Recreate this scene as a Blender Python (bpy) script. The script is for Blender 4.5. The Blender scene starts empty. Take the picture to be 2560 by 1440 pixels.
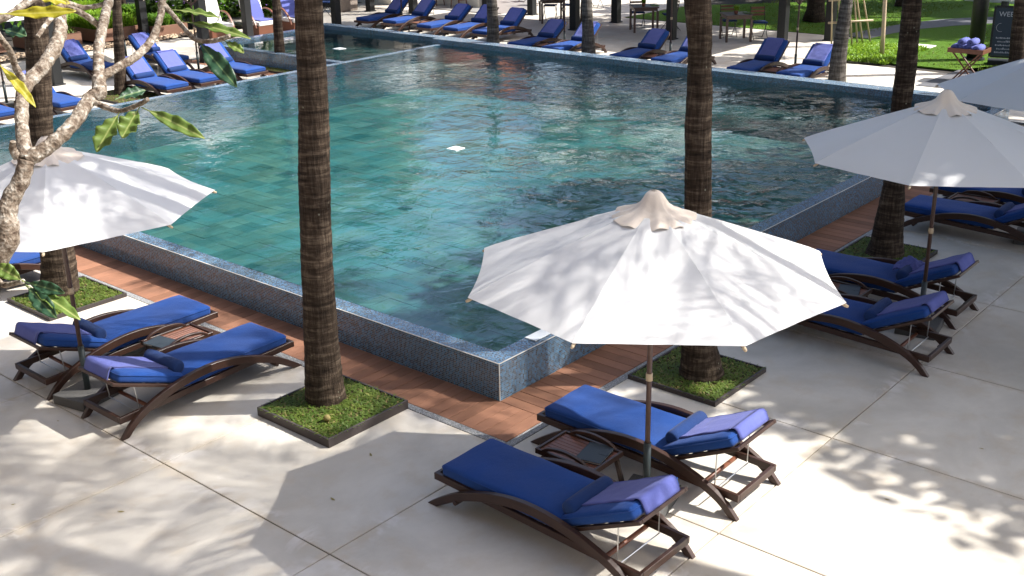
import bpy, bmesh, math, random
from mathutils import Vector, Matrix, noise
R = math.radians
rnd = random.Random(7)
scn = bpy.context.scene
col = scn.collection

# ------------------------------------------------------------------ camera
cam = bpy.data.cameras.new('camera'); cam.lens = 39.548; cam.sensor_width = 36; cam.clip_end = 600
co = bpy.data.objects.new('camera', cam); col.objects.link(co)
yaw, pitch, roll = R(40.853), R(20.876), R(-1.171)
fw = Vector((math.cos(pitch)*math.cos(yaw), math.cos(pitch)*math.sin(yaw), -math.sin(pitch)))
rt = Vector((math.sin(yaw), -math.cos(yaw), 0)); up = rt.cross(fw)
r2 = rt*math.cos(roll)+up*math.sin(roll); u2 = -rt*math.sin(roll)+up*math.cos(roll)
m = Matrix((r2, u2, -fw)).transposed().to_4x4(); m.translation = (-7.265, -6.465, 4.870)
co.matrix_world = m; scn.camera = co

# ------------------------------------------------------------------ light
SUN_EL, SUN_DIR = R(48.5), Vector((0.67, -0.742, 0)).normalized()
sun = bpy.data.lights.new('sun', 'SUN'); sun.energy = 4.6; sun.angle = R(0.55); sun.color = (1, .965, .91)
so = bpy.data.objects.new('sun', sun); col.objects.link(so)
sdir = SUN_DIR*math.cos(SUN_EL)+Vector((0, 0, math.sin(SUN_EL)))
so.rotation_euler = sdir.to_track_quat('Z', 'Y').to_euler(); so.location = sdir*40
w = bpy.data.worlds.new('World'); scn.world = w; w.use_nodes = True
sky = w.node_tree.nodes.new('ShaderNodeTexSky'); sky.sky_type = 'NISHITA'; sky.sun_disc = False
sky.sun_elevation = SUN_EL; sky.sun_rotation = math.atan2(SUN_DIR.x, SUN_DIR.y)
sky.air_density = 0.8; sky.dust_density = 2.8; sky.ozone_density = 0.6
bg = w.node_tree.nodes['Background']; bg.inputs[1].default_value = 0.15
w.node_tree.links.new(sky.outputs[0], bg.inputs[0])
scn.view_settings.view_transform = 'Standard'; scn.view_settings.look = 'None'
scn.view_settings.exposure = 1.2; scn.view_settings.gamma = 1; scn.view_settings.use_curve_mapping = False
scn.cycles.max_bounces = 8; scn.cycles.transparent_max_bounces = 12; scn.cycles.diffuse_bounces = 4
scn.cycles.caustics_reflective = False; scn.cycles.caustics_refractive = False

# ------------------------------------------------------------------ node helper / materials
class NT:
    def __init__(s, name):
        s.m = bpy.data.materials.new(name); s.m.use_nodes = True; s.t = s.m.node_tree
        s.b = s.t.nodes['Principled BSDF']; s.out = s.t.nodes['Material Output']
    def n(s, typ, **kw):
        nd = s.t.nodes.new('ShaderNode'+typ)
        for k, v in kw.items():
            if k.startswith('i_'):
                key = k[2:]; key = int(key) if key.isdigit() else key
                s.set(nd.inputs[key], v)
            else: setattr(nd, k, v)
        return nd
    def set(s, sock, v):
        if isinstance(v, bpy.types.NodeSocket): s.t.links.new(v, sock)
        else: sock.default_value = (*v, 1) if isinstance(v, (tuple, list)) and len(v) == 3 and sock.type == 'RGBA' else v
    def pos(s): return s.n('NewGeometry').outputs['Position']
    def obj(s): return s.n('TexCoord').outputs['Object']
    def uv(s): return s.n('TexCoord').outputs['UV']
    def rand(s): return s.n('ObjectInfo').outputs['Random']
    def scale(s, v, sc): return s.n('VectorMath', operation='MULTIPLY', i_0=v, i_1=sc).outputs[0]
    def noise(s, v, sc, det=4, rough=.55, dist=0):
        return s.n('TexNoise', i_Vector=v, i_Scale=sc, i_Detail=det, i_Roughness=rough, i_Distortion=dist).outputs['Fac']
    def math(s, op, a, b=0., c=0., clamp=False):
        nd = s.n('Math', operation=op, use_clamp=clamp); s.set(nd.inputs[0], a); s.set(nd.inputs[1], b); s.set(nd.inputs[2], c); return nd.outputs[0]
    def ramp(s, f, stops, interp='LINEAR'):
        nd = s.n('ValToRGB', i_Fac=f); e = nd.color_ramp.elements; nd.color_ramp.interpolation = interp
        while len(e) < len(stops): e.new(.5)
        for i, (p, c) in enumerate(stops):
            e[i].position = p; e[i].color = (*c, 1) if len(c) == 3 else c
        return nd.outputs[0]
    def mix(s, f, a, b, typ='MIX'):
        nd = s.n('MixRGB', blend_type=typ); s.set(nd.inputs[0], f); s.set(nd.inputs[1], a); s.set(nd.inputs[2], b); return nd.outputs[0]
    def hsv(s, c, h=.5, sa=1., v=1.):
        nd = s.n('HueSaturation'); s.set(nd.inputs['Hue'], h); s.set(nd.inputs['Saturation'], sa); s.set(nd.inputs['Value'], v); s.set(nd.inputs['Color'], c); return nd.outputs[0]
    def bump(s, h, st=.3, d=.01):
        s.set(s.b.inputs['Normal'], s.n('Bump', i_Height=h, i_Strength=st, i_Distance=d).outputs[0])
    def fin(s, color, rough=.6, spec=.4, **kw):
        s.set(s.b.inputs['Base Color'], color); s.set(s.b.inputs['Roughness'], rough); s.set(s.b.inputs['Specular IOR Level'], spec)
        for k, v in kw.items(): s.set(s.b.inputs[k], v)
        return s.m
    def translucent(s, color, f):
        tr = s.n('BsdfTranslucent', i_Color=color); mx = s.n('MixShader', i_Fac=f)
        s.t.links.new(s.b.outputs[0], mx.inputs[1]); s.t.links.new(tr.outputs[0], mx.inputs[2]); s.t.links.new(mx.outputs[0], s.out.inputs[0])
        return s.m
M = {}
def stone(name, base, dark, warm):
    t = NT(name); p = t.pos(); rv = t.rand()
    a = t.noise(p, .9, 5, .62, .4); b = t.noise(p, 3.1, 4, .6); f = t.noise(p, 190, 2, .7); g = t.noise(t.scale(p, (1, 1, 1)), .35, 3, .6, 1)
    c = t.mix(t.ramp(a, [(.38, (0, 0, 0)), (.66, (1, 1, 1))]), base, dark)
    c = t.mix(t.math('MULTIPLY', t.ramp(b, [(.5, (0, 0, 0)), (.72, (1, 1, 1))]), .55), c, warm)
    c = t.mix(t.math('MULTIPLY', t.ramp(g, [(.5, (0, 0, 0)), (.7, (1, 1, 1))]), .4), c, dark)
    c = t.hsv(c, v=t.math('ADD', .80, t.math('ADD', t.math('MULTIPLY', f, .24), t.math('MULTIPLY', rv, .13))))
    gn = t.n('SeparateXYZ', i_0=t.n('TexCoord').outputs['Generated']); ed_ = lambda o_: t.math('SUBTRACT', .5, t.math('ABSOLUTE', t.math('SUBTRACT', o_, .5)))
    em = t.math('MINIMUM', ed_(gn.outputs[0]), ed_(gn.outputs[1])); en = t.math('ADD', em, t.math('MULTIPLY', t.math('SUBTRACT', t.noise(p, 4.5, 4, .65), .5), .16))
    c = t.mix(t.math('MULTIPLY', t.ramp(en, [(0, (1, 1, 1)), (.03, (0, 0, 0))]), .45), c, warm)
    ef = t.noise(p, 1.7, 4, .7, .8); c = t.mix(t.math('MULTIPLY', t.math('MULTIPLY', t.ramp(en, [(0, (1, 1, 1)), (.09, (0, 0, 0))]), t.ramp(ef, [(.52, (0, 0, 0)), (.6, (1, 1, 1))])), .6), c, (.66, .63, .60))
    t.bump(f, .35, .004)
    return t.fin(c, .72, .3)
M['stone'] = stone('deck_stone', (.58, .54, .475), (.445, .41, .355), (.475, .395, .295))
t = NT('pebble_wash'); p = t.pos(); v = t.n('TexVoronoi', i_Vector=p, i_Scale=130.); cc = t.ramp(v.outputs['Color'], [(.0, (.10, .10, .10)), (.6, (.24, .24, .24)), (1, (.46, .46, .45))]); t.bump(v.outputs['Distance'], .5, .005); M['pebble'] = t.fin(cc, .8, .3)
t = NT('decking'); o = t.obj(); rv = t.rand(); n = t.noise(t.scale(o, (3, 90, 20)), 1, 4, .6); s = t.noise(t.pos(), 3.5, 4, .6)
c = t.mix(n, (.20, .095, .058), (.30, .152, .095)); c = t.mix(t.math('MULTIPLY', t.ramp(s, [(.52, (0, 0, 0)), (.75, (1, 1, 1))]), .5), c, (.15, .085, .06)); c = t.hsv(c, v=t.math('ADD', .78, t.math('MULTIPLY', rv, .42))); t.bump(n, .25, .004); M['decking'] = t.fin(c, .75, .15)
t = NT('mosaic'); u = t.scale(t.uv(), (49., 49., 49.)); fl = t.n('VectorMath', operation='FLOOR', i_0=u).outputs[0]; fr = t.n('VectorMath', operation='FRACTION', i_0=u).outputs[0]
wn = t.n('TexWhiteNoise', noise_dimensions='3D', i_Vector=fl); big = t.noise(t.scale(fl, (.03, .05, 1)), 1., 2)
c = t.ramp(t.math('ADD', t.math('MULTIPLY', wn.outputs['Value'], .86), t.math('MULTIPLY', big, .14)), [(0, (.012, .03, .05)), (.18, (.018, .07, .13)), (.36, (.025, .12, .23)), (.54, (.04, .19, .36)), (.68, (.012, .045, .085)), (.8, (.06, .16, .26)), (.92, (.085, .06, .045)), (.95, (.025, .10, .2))], 'CONSTANT')
sx = t.n('SeparateXYZ', i_0=fr); ab = lambda q: t.math('ABSOLUTE', t.math('SUBTRACT', q, .5)); mx = t.math('MAXIMUM', ab(sx.outputs[0]), ab(sx.outputs[1])); gr = t.ramp(mx, [(.385, (0, 0, 0)), (.415, (1, 1, 1))])
c = t.mix(gr, c, (.25, .28, .305)); t.bump(t.math('SUBTRACT', 1., gr), .4, .002); M['mosaic'] = t.fin(c, t.math('ADD', .06, t.math('MULTIPLY', gr, .6)), .75)
t = NT('pool_stone'); o = t.obj(); rv = t.rand(); n = t.noise(t.pos(), 2.2, 5, .65, .6); wn = t.n('TexWhiteNoise', noise_dimensions='2D', i_Vector=t.n('VectorMath', operation='FLOOR', i_0=t.scale(t.pos(), (2.4, 2.4, 0))).outputs[0])
c = t.ramp(t.math('ADD', t.math('MULTIPLY', wn.outputs['Value'], .62), t.math('MULTIPLY', n, .4)), [(.1, (.035, .085, .09)), (.26, (.09, .21, .21)), (.42, (.20, .25, .21)), (.58, (.16, .33, .33)), (.76, (.29, .33, .26)), (1, (.33, .50, .50))]); M['poolstone'] = t.fin(c, .7, .2)
t = NT('water'); p = t.pos(); n1 = t.noise(t.scale(p, (1, 1, 1)), 1.1, 2, .5, .3); n2 = t.noise(p, 3.6, 3, .55, .6); n3 = t.noise(p, 11., 2, .5)
amp = t.ramp(t.noise(p, .19, 2, .5), [(.38, (.22, .22, .22)), (.62, (1, 1, 1))])
sx = t.n('SeparateXYZ', i_0=p); amp = t.math('MULTIPLY', amp, t.math('ADD', .38, t.math('MULTIPLY', t.math('SUBTRACT', sx.outputs[0], t.math('SUBTRACT', sx.outputs[1], 4.)), .11, clamp=True)))
hgt = t.math('MULTIPLY', t.math('ADD', t.math('MULTIPLY', n1, 1.1), t.math('ADD', t.math('MULTIPLY', n2, .42), t.math('MULTIPLY', n3, .07))), amp)
bp_ = t.n('Bump', i_Height=hgt, i_Strength=.8, i_Distance=.10).outputs[0]
gl = t.n('BsdfGlossy', i_Roughness=.015, i_Color=(1, 1, 1)); t.set(gl.inputs['Normal'], bp_)
fres = t.n('Fresnel', i_IOR=1.34); t.set(fres.inputs['Normal'], bp_)
tr = t.n('BsdfTransparent', i_Color=(.50, .76, .79)); rf = t.n('BsdfRefraction', i_IOR=1.12, i_Roughness=.0, i_Color=(.50, .76, .79)); t.set(rf.inputs['Normal'], bp_)
m0 = t.n('MixShader', i_Fac=.32); t.t.links.new(tr.outputs[0], m0.inputs[1]); t.t.links.new(rf.outputs[0], m0.inputs[2])
m1 = t.n('MixShader', i_Fac=t.math('MULTIPLY', fres.outputs[0], 1.1, clamp=True)); t.t.links.new(m0.outputs[0], m1.inputs[1]); t.t.links.new(gl.outputs[0], m1.inputs[2]); t.t.links.new(m1.outputs[0], t.out.inputs[0]); M['water'] = t.m
def plain(name, c, rough=.5, spec=.4, var=.12, sc=40, bump=.1, **kw):
    t = NT(name); n = t.noise(t.obj(), sc, 4, .6); rv = t.rand()
    t.bump(n, bump, .004)
    return t.fin(t.hsv(c, v=t.math('ADD', 1-var, t.math('ADD', t.math('MULTIPLY', n, var*1.4), t.math('MULTIPLY', rv, var*.6)))), rough, spec, **kw)
def wood(name, a, b, rough=.42, sc=(2, 45, 45)):
    t = NT(name); n = t.noise(t.scale(t.obj(), sc), 1, 4, .6, .3); rv = t.rand(); t.bump(n, .12, .003)
    return t.fin(t.hsv(t.mix(n, a, b), v=t.math('ADD', .85, t.math('MULTIPLY', rv, .3))), rough, .45)
M['dkwood'] = wood('oiled_hardwood', (.022, .010, .007), (.055, .025, .016))
M['redwood'] = wood('red_hardwood', (.10, .035, .018), (.20, .075, .04))
M['tablewood'] = wood('table_wood', (.06, .035, .027), (.12, .075, .06))
M['box'] = wood('planter_board', (.13, .065, .04), (.24, .125, .08), .7)
M['bamboo'] = wood('bamboo_pole', (.36, .26, .16), (.52, .42, .30), .6, (6, 6, 2))
def cloth(name, c, sc=420, fuzz=.25, sheen=.25):
    t = NT(name); o = t.obj(); wv = t.noise(o, sc, 2, .7); fold = t.math('ADD', t.noise(o, 6, 4, .6, .6), t.math('MULTIPLY', t.noise(t.scale(o, (22, 5, 8)), 1, 3, .6, 1.2), .5)); fade = t.noise(o, 2.2, 3, .5); rv = t.rand()
    t.bump(t.math('ADD', t.math('MULTIPLY', wv, .25), fold), .38, .014)
    return t.fin(t.hsv(c, sa=t.math('ADD', .9, t.math('MULTIPLY', fade, .16)), v=t.math('ADD', .66, t.math('ADD', t.math('MULTIPLY', wv, fuzz), t.math('ADD', t.math('MULTIPLY', fade, .4), t.math('MULTIPLY', rv, .1))))), .92, .15, **{'Sheen Weight': sheen, 'Sheen Roughness': .5})
M['blue'] = cloth('blue_canvas', (.011, .048, .20), sheen=.08); M['navy'] = cloth('bolster_canvas', (.011, .032, .115), sheen=.08); M['towel'] = cloth('towel_terry', (.085, .10, .29), 260, .4, .08); M['whitecush'] = cloth('white_canvas', (.74, .72, .68))
t = NT('umbrella_fabric'); o = t.obj(); n = t.noise(o, 300, 2); st = t.noise(t.pos(), 1.6, 4, .6); c = t.mix(t.math('MULTIPLY', t.ramp(st, [(.5, (0, 0, 0)), (.75, (1, 1, 1))]), .25), (.78, .775, .765), (.70, .67, .63)); t.bump(t.math('ADD', n, t.noise(o, 5, 3)), .14, .012); t.fin(c, .85, .2); M['fabric'] = t.translucent(c, .22)
M['capfabric'] = cloth('cap_fabric', (.70, .60, .50)); 
M['metal'] = plain('brushed_metal', (.55, .55, .55), .3, .5, Metallic=1.); M['socket'] = plain('dark_socket', (.022, .032, .034), .45); M['concrete'] = plain('concrete', (.095, .093, .09), .85, .2, .35, 60, .4)
M['planter'] = plain('dark_planter_steel', (.045, .036, .034), .6, .35, .35, 22, .15); M['soil'] = plain('soil', (.07, .05, .03), .95, .1, .5, 60, .6); M['black'] = plain('black_post', (.011, .012, .013), .5, .4, .4, 18); M['book'] = plain('folder_leather', (.028, .038, .048), .55)
M['ivory'] = plain('ivory_plaster', (.62, .59, .53), .8, .2, .15, 6); M['orange'] = plain('orange_render', (.52, .20, .11), .85, .2, .25, 3); M['roof'] = plain('terracotta', (.24, .105, .085), .8, .2, .4, 9, .4); M['greyfloor'] = plain('polished_grey', (.30, .29, .28), .35, .4, .2, 4)
M['hotel'] = plain('added_wing_render', (.26, .22, .18), .85, .2, .2, 4); M['slate'] = plain('slate_path', (.12, .12, .13), .7, .3, .4, 6, .4); M['whiteplate'] = plain('white_plastic', (.78, .80, .79), .4); M['rope'] = plain('rope', (.50, .40, .28), .9, .1, .3, 200); M['board'] = plain('chalkboard', (.030, .045, .062), .7); M['chalk'] = plain('chalk', (.42, .44, .47), .9); M['iron'] = plain('black_iron', (.012, .012, .012), .4); M['dirt'] = plain('dark_bed', (.05, .045, .04), .95, .1, .4, 8); M['gravel'] = plain('pale_pebbles', (.52, .40, .28), .8, .2, .5, 25, .5); M['pot'] = plain('clay_pot', (.26, .10, .06), .8); M['rubble'] = plain('rubble_stone', (.24, .20, .17), .9, .2, .5, 14, .8)
t = NT('lawn_ground'); p = t.pos(); n = t.noise(p, 9, 5, .7); f = t.noise(p, 130, 3, .7); k = t.noise(p, .5, 3); c = t.mix(n, (.045, .115, .012), (.11, .22, .025)); c = t.mix(t.math('MULTIPLY', k, .5), c, (.10, .16, .02)); t.bump(f, .9, .03); M['lawn'] = t.fin(t.hsv(c, v=t.math('ADD', .55, t.math('MULTIPLY', f, .9))), .9, .1)
def leafmat(name, a, b, tr, f=.35, rough=.45):
    t = NT(name); p = t.obj(); n = t.noise(p, 3.3, 3); wn = t.n('TexWhiteNoise', noise_dimensions='3D', i_Vector=t.n('VectorMath', operation='FLOOR', i_0=t.scale(t.pos(), (9, 9, 9))).outputs[0])
    c = t.mix(t.math('MULTIPLY', t.math('ADD', n, wn.outputs['Value']), .5), a, b); t.fin(c, rough, .4); return t.translucent(tr, f)
M['leaf'] = leafmat('tree_leaf', (.025, .060, .010), (.07, .12, .02), (.10, .19, .02)); M['frond'] = leafmat('palm_frond', (.04, .085, .014), (.085, .13, .022), (.13, .21, .03)); M['grass'] = leafmat('grass_blade', (.045, .095, .012), (.15, .20, .028), (.19, .27, .035), .35, .6); M['shrub'] = leafmat('shrub_leaf', (.04, .13, .012), (.14, .26, .03), (.2, .36, .04)); M['lime'] = leafmat('lime_leaf', (.10, .24, .015), (.24, .36, .03), (.3, .46, .04)); M['violet'] = plain('violet_petal', (.30, .16, .55), .6)
def bigleaf(name, a, b, edge, tr):
    t = NT(name); o = t.obj(); sp = t.n('SeparateXYZ', i_0=o); n = t.noise(o, 14, 3, .6); y = t.math('ABSOLUTE', sp.outputs[1])
    vein = t.math('SINE', t.math('MULTIPLY', t.math('ADD', sp.outputs[0], t.math('MULTIPLY', y, -.7)), 420.))
    mid = t.ramp(y, [(0, (1, 1, 1)), (.0035, (0, 0, 0))]); c = t.mix(n, a, b); c = t.mix(t.math('MULTIPLY', t.ramp(vein, [(.75, (0, 0, 0)), (1, (1, 1, 1))]), .35), c, b); c = t.mix(mid, c, edge)
    sp2 = t.noise(o, 45, 3, .7); c = t.mix(t.ramp(sp2, [(.66, (0, 0, 0)), (.72, (1, 1, 1))]), c, (.12, .07, .02)); t.bump(vein, .05, .002); t.fin(c, .42, .35); return t.translucent(tr, .32)
M['pgreen'] = bigleaf('frangipani_leaf', (.07, .13, .022), (.16, .22, .05), (.36, .40, .14), (.28, .38, .04)); M['pdark'] = bigleaf('frangipani_dark_leaf', (.018, .055, .028), (.035, .085, .04), (.16, .24, .10), (.08, .16, .03)); M['pyellow'] = bigleaf('frangipani_yellow_leaf', (.22, .21, .015), (.36, .31, .02), (.42, .38, .08), (.42, .36, .02))
def bark(name, a, b, spot, ring=9.):
    t = NT(name); o = t.obj(); ph = t.n('Attribute', attribute_name='ring'); rg = ph.outputs['Fac']
    n = t.noise(t.scale(o, (3.2, 3.2, 30)), 1, 5, .72, .7); cr = t.noise(t.scale(o, (42, 42, 5)), 1, 3, .6); big = t.noise(t.scale(o, (3, 3, 1.3)), 1, 3)
    f = t.math('ADD', t.math('MULTIPLY', n, .62), t.math('ADD', t.math('MULTIPLY', cr, .38), t.math('MULTIPLY', rg, .12)))
    c = t.ramp(f, [(.40, (a[0]*.3, a[1]*.3, a[2]*.3)), (.56, a), (.74, b)]); c = t.hsv(c, v=t.math('ADD', .25, t.math('MULTIPLY', big, 1.0)))
    v = t.n('TexVoronoi', i_Vector=t.scale(o, (1, 1, .8)), i_Scale=30.); keep = t.ramp(t.n('SeparateColor', i_0=v.outputs['Color']).outputs[0], [(.88, (0, 0, 0)), (.9, (1, 1, 1))]); sm = t.math('MULTIPLY', t.ramp(v.outputs['Distance'], [(.12, (1, 1, 1)), (.3, (0, 0, 0))]), keep)
    lm = t.ramp(t.noise(t.scale(o, (2, 2, 1.2)), 1, 2), [(.5, (0, 0, 0)), (.6, (1, 1, 1))]); c = t.mix(t.math('MULTIPLY', t.math('MULTIPLY', sm, lm), .7), c, spot); t.bump(t.math('ADD', cr, n), .7, .02); return t.fin(c, .88, .15)
M['bark'] = bark('palm_bark', (.062, .043, .030), (.19, .145, .105), (.30, .30, .23)); M['barkgrey'] = bark('grey_palm_bark', (.13, .115, .10), (.28, .26, .235), (.36, .36, .33)); M['treebark'] = bark('tree_bark', (.07, .05, .035), (.15, .11, .08), (.2, .2, .16))
t = NT('frangipani_bark'); o = t.obj(); n = t.noise(o, 34, 5, .7, .5); v = t.n('TexVoronoi', i_Vector=o, i_Scale=75., i_Randomness=1.); c = t.ramp(n, [(.34, (.06, .038, .026)), (.46, (.15, .115, .085)), (.56, (.25, .215, .175)), (.66, (.44, .41, .36))]); t.bump(t.math('ADD', n, t.math('MULTIPLY', v.outputs['Distance'], .8)), .6, .010); M['plumbark'] = t.fin(c, .8, .25)

# ------------------------------------------------------------------ mesh builder
class MB:
    def __init__(s): s.v = []; s.f = []; s.att = None
    def add(s, vs, fs):
        b = len(s.v); s.v += [tuple(v) for v in vs]; s.f += [tuple(b+i for i in f) for f in fs]; return s
    def box(s, x0, x1, y0, y1, z0, z1, mtx=None):
        vs = [Vector((x, y, z)) for z in (z0, z1) for y in (y0, y1) for x in (x0, x1)]
        if mtx: vs = [mtx @ v for v in vs]
        return s.add(vs, [(0, 2, 3, 1), (4, 5, 7, 6), (0, 1, 5, 4), (1, 3, 7, 5), (3, 2, 6, 7), (2, 0, 4, 6)])
    def sweep(s, pts, w, h, side=(0, 1, 0)):
        sd = Vector(side); n = len(pts); vs = []
        for i, p in enumerate(pts):
            p = Vector(p); d = (Vector(pts[min(i+1, n-1)])-Vector(pts[max(i-1, 0)])).normalized(); u = d.cross(sd).normalized()*-1
            if u.z < 0: u = -u
            hh = h[i] if isinstance(h, (list, tuple)) else h
            vs += [p-sd*w/2, p+sd*w/2, p+sd*w/2-u*hh, p-sd*w/2-u*hh]
        fs = [(3, 2, 1, 0), tuple((n-1)*4+k for k in range(4))]
        for i in range(n-1):
            for k in range(4): a = i*4; fs.append((a+k, a+(k+1) % 4, a+4+(k+1) % 4, a+4+k))
        return s.add(vs, fs)
    def tube(s, pts, rad, n=8, jit=0., cap=True):
        P = [Vector(p) for p in pts]; vs = []; fs = []; k = len(P); ref = Vector((0, 0, 1)); x = None
        for i, p in enumerate(P):
            d = (P[min(i+1, k-1)]-P[max(i-1, 0)]).normalized()
            if x is None: x = d.cross(ref if abs(d.z) < .9 else Vector((1, 0, 0))).normalized()
            x = (x-d*x.dot(d)).normalized(); y = d.cross(x); r = rad[i] if isinstance(rad, (list, tuple)) else rad
            for j in range(n):
                a = 2*math.pi*j/n; q = r*(1+jit*(noise.noise((p+x*math.cos(a)*r+y*math.sin(a)*r)*26))) if jit else r
                vs.append(p+x*math.cos(a)*q+y*math.sin(a)*q)
        for i in range(k-1):
            for j in range(n): a = i*n+j; b = i*n+(j+1) % n; fs.append((a, b, b+n, a+n))
        if cap: fs += [tuple(range(n-1, -1, -1)), tuple((k-1)*n+j for j in range(n))]
        return s.add(vs, fs)
    def mesh(s, name, mat, smooth=False, bevel=0, seg=2, uv=False):
        me = bpy.data.meshes.new(name); me.from_pydata(s.v, [], s.f)
        if bevel or uv or True:
            bm = bmesh.new(); bm.from_mesh(me)
            if bevel:
                ed = [e for e in bm.edges if len(e.link_faces) == 2 and e.calc_face_angle(0) > R(35)]
                bmesh.ops.bevel(bm, geom=ed, offset=bevel, segments=seg, affect='EDGES', profile=.5)
            bmesh.ops.recalc_face_normals(bm, faces=bm.faces) if len(bm.faces) < 3000 and not s.open else None
            if uv:
                l = bm.loops.layers.uv.new('UVMap')
                for f in bm.faces:
                    nn = f.normal
                    for lp in f.loops:
                        c = lp.vert.co
                        lp[l].uv = (c.x+.003, c.y+.003) if abs(nn.z) > .7 else ((c.y+.003, c.z+.002) if abs(nn.x) > abs(nn.y) else (c.x+.003, c.z+.002))
            bm.to_mesh(me); bm.free()
        if smooth: me.polygons.foreach_set('use_smooth', [True]*len(me.polygons))
        me.materials.append(M[mat]); return me
    open = False
    def build(s, name, mat, parent=None, **kw):
        return link(name, s.mesh(name, mat, **kw), parent)
def link(name, me, parent=None, loc=None, rot=None):
    o = bpy.data.objects.new(name, me); col.objects.link(o)
    if parent: o.parent = parent
    if loc: o.location = loc
    if rot: o.rotation_euler = rot
    return o
def tag(o, label=None, cat=None, group=None, kind=None):
    for k, v in (('label', label), ('category', cat), ('group', group), ('kind', kind)):
        if v: o[k] = v
    return o
def empty(name, loc=(0, 0, 0), rz=0.):
    o = bpy.data.objects.new(name, None); col.objects.link(o); o.location = loc; o.rotation_euler = (0, 0, rz); o.empty_display_size = .1; return o
def dup(root, loc, rz, label, cat=None, group=None, parent=None):
    r = root.copy(); col.objects.link(r)
    if loc is not None: r.location = loc; r.rotation_euler = (0, 0, rz)
    if parent: r.parent = parent
    if label: r['label'] = label
    if group: r['group'] = group
    for ch in root.children: dup(ch, None, 0, None, parent=r)
    return r
def box(name, mat, b, parent=None, **kw): return MB().box(*b).build(name, mat, parent, **kw)
def struct(o): o['kind'] = 'structure'; return o
def rbox(b, mat, cuts=6, bev=.03, puff=.012, seed=0):           # a soft cushion block
    x0, x1, y0, y1, z0, z1 = b; bm = bmesh.new(); bmesh.ops.create_cube(bm, size=1)
    for v in bm.verts: v.co = Vector((x0+(v.co.x+.5)*(x1-x0), y0+(v.co.y+.5)*(y1-y0), z0+(v.co.z+.5)*(z1-z0)))
    bmesh.ops.bevel(bm, geom=bm.edges[:], offset=bev, segments=3, affect='EDGES', profile=.5)
    bmesh.ops.subdivide_edges(bm, edges=[e for e in bm.edges if e.calc_length() > .2], cuts=cuts, use_grid_fill=True)
    for v in bm.verts:
        fx = min(1, 6*min(v.co.x-x0, x1-v.co.x)/(x1-x0)+.02); fy = min(1, 6*min(v.co.y-y0, y1-v.co.y)/(y1-y0)+.02)
        if v.co.z > (z0+z1)/2: v.co.z += puff*fx*fy+.006*noise.noise(v.co*7+Vector((seed, 0, 0)))
        else: v.co.y += .004*noise.noise(v.co*9)
    me = bpy.data.meshes.new('cushion'); bm.to_mesh(me); bm.free(); me.polygons.foreach_set('use_smooth', [True]*len(me.polygons)); me.materials.append(M[mat]); return me

# ------------------------------------------------------------------ setting: ground, slabs, decking, pool
WZ, WT = .385, .51          # water level / far coping height
PX, PY = 14.45, 14.37       # main pool outer extent
gx = [-120, 0.05, 10.7, 14.4, 14.6, 160]; gy = [-120, .05, 14.3, 19.05, 160]
g = MB(); ids = {}
for i, x in enumerate(gx):
    for j, y in enumerate(gy): ids[i, j] = len(g.v); g.v.append((x, y, -.045))
for i in range(5):
    for j in range(4):
        hole = (j == 1 and i in (1, 2)) or (j == 2 and i in (2, 3))
        if not hole: g.f.append((ids[i, j], ids[i+1, j], ids[i+1, j+1], ids[i, j+1]))
g.open = True
struct(g.build('ground', 'dirt'))
terr = struct(empty('terrace'))
slabmesh = {}
def slab(x0, x1, y0, y1):
    gp = .005; k = (round(x1-x0, 2), round(y1-y0, 2))
    if k not in slabmesh:
        slabmesh[k] = MB().box(gp-k[0]/2, k[0]/2-gp, gp-k[1]/2, k[1]/2-gp, -.04, 0).mesh('slab', 'stone', bevel=.004, seg=1)
    link('slab', slabmesh[k], terr, ((x0+x1)/2, (y0+y1)/2, rnd.uniform(-.0012, .0012)))
xl = [-11, -8.95, -6.9, -4.8, -2.73, -.66]; yl = [-9.0, -6.95, -4.9, -2.8, -.67]
xr = [-.66, 1.28, 3.28, 5.32, 7.36, 9.4, 11.45, 13.5, 15.2]; ylf = [-.67, 1.52, 3.81, 5.85, 7.95, 10.05, 12.15, 15.1]
for i in range(5):
    for j in range(4): slab(xl[i], xl[i+1], yl[j], yl[j+1])
    for j in range(7): slab(xl[i], xl[i+1], ylf[j], ylf[j+1])
for i in range(8):
    for j in range(4): slab(xr[i], xr[i+1], yl[j], yl[j+1])
# far bank x 15.2..23.4 / left bank y 15.1..24
fx = [15.2, 17.25, 19.3, 21.3, 23.3]; fy = [-2.8, -.67, 1.5, 2.86]
for i in range(2):
    for j in range(3): slab(fx[i], fx[i+1], fy[j], fy[j+1])
slab(19.3, 19.8, -2.8, 2.86)
fy2 = [2.86, 4.4, 6.6, 8.7, 10.8, 12.9, 15.0, 17.1, 19.2, 21.3, 23.4, 25.5]
for i in range(4):
    for j in range(11):
        if i >= 2 and j < 2 and not (i == 2 and j == 1): continue
        if i == 3 and j == 2: slab(21.3, 23.3, 7.1, 8.7); continue
        if i == 2 and j == 1: continue
        slab(fx[i], fx[i+1], fy2[j], fy2[j+1])
for j in (6, 7, 8, 9):
    for i in range(3): slab(23.3+i*2.4, 25.7+i*2.4, fy2[j], fy2[j+1])
lx = [-9.2, -6.9, -4.8, -2.73, -.66, 1.4, 3.45, 5.5, 7.6, 9.93]; ly = [15.1, 17.15, 19.2, 21.3, 23.6]
for i in range(9):
    for j in range(4): slab(lx[i], lx[i+1], ly[j], ly[j+1])
for i, x in enumerate([9.93, 11.9, 13.6, 15.2]):
    if i < 3: slab(x, [11.9, 13.6, 15.2][i], 20.05, 21.3); slab(x, [11.9, 13.6, 15.2][i], 21.3, 23.6)
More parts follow.
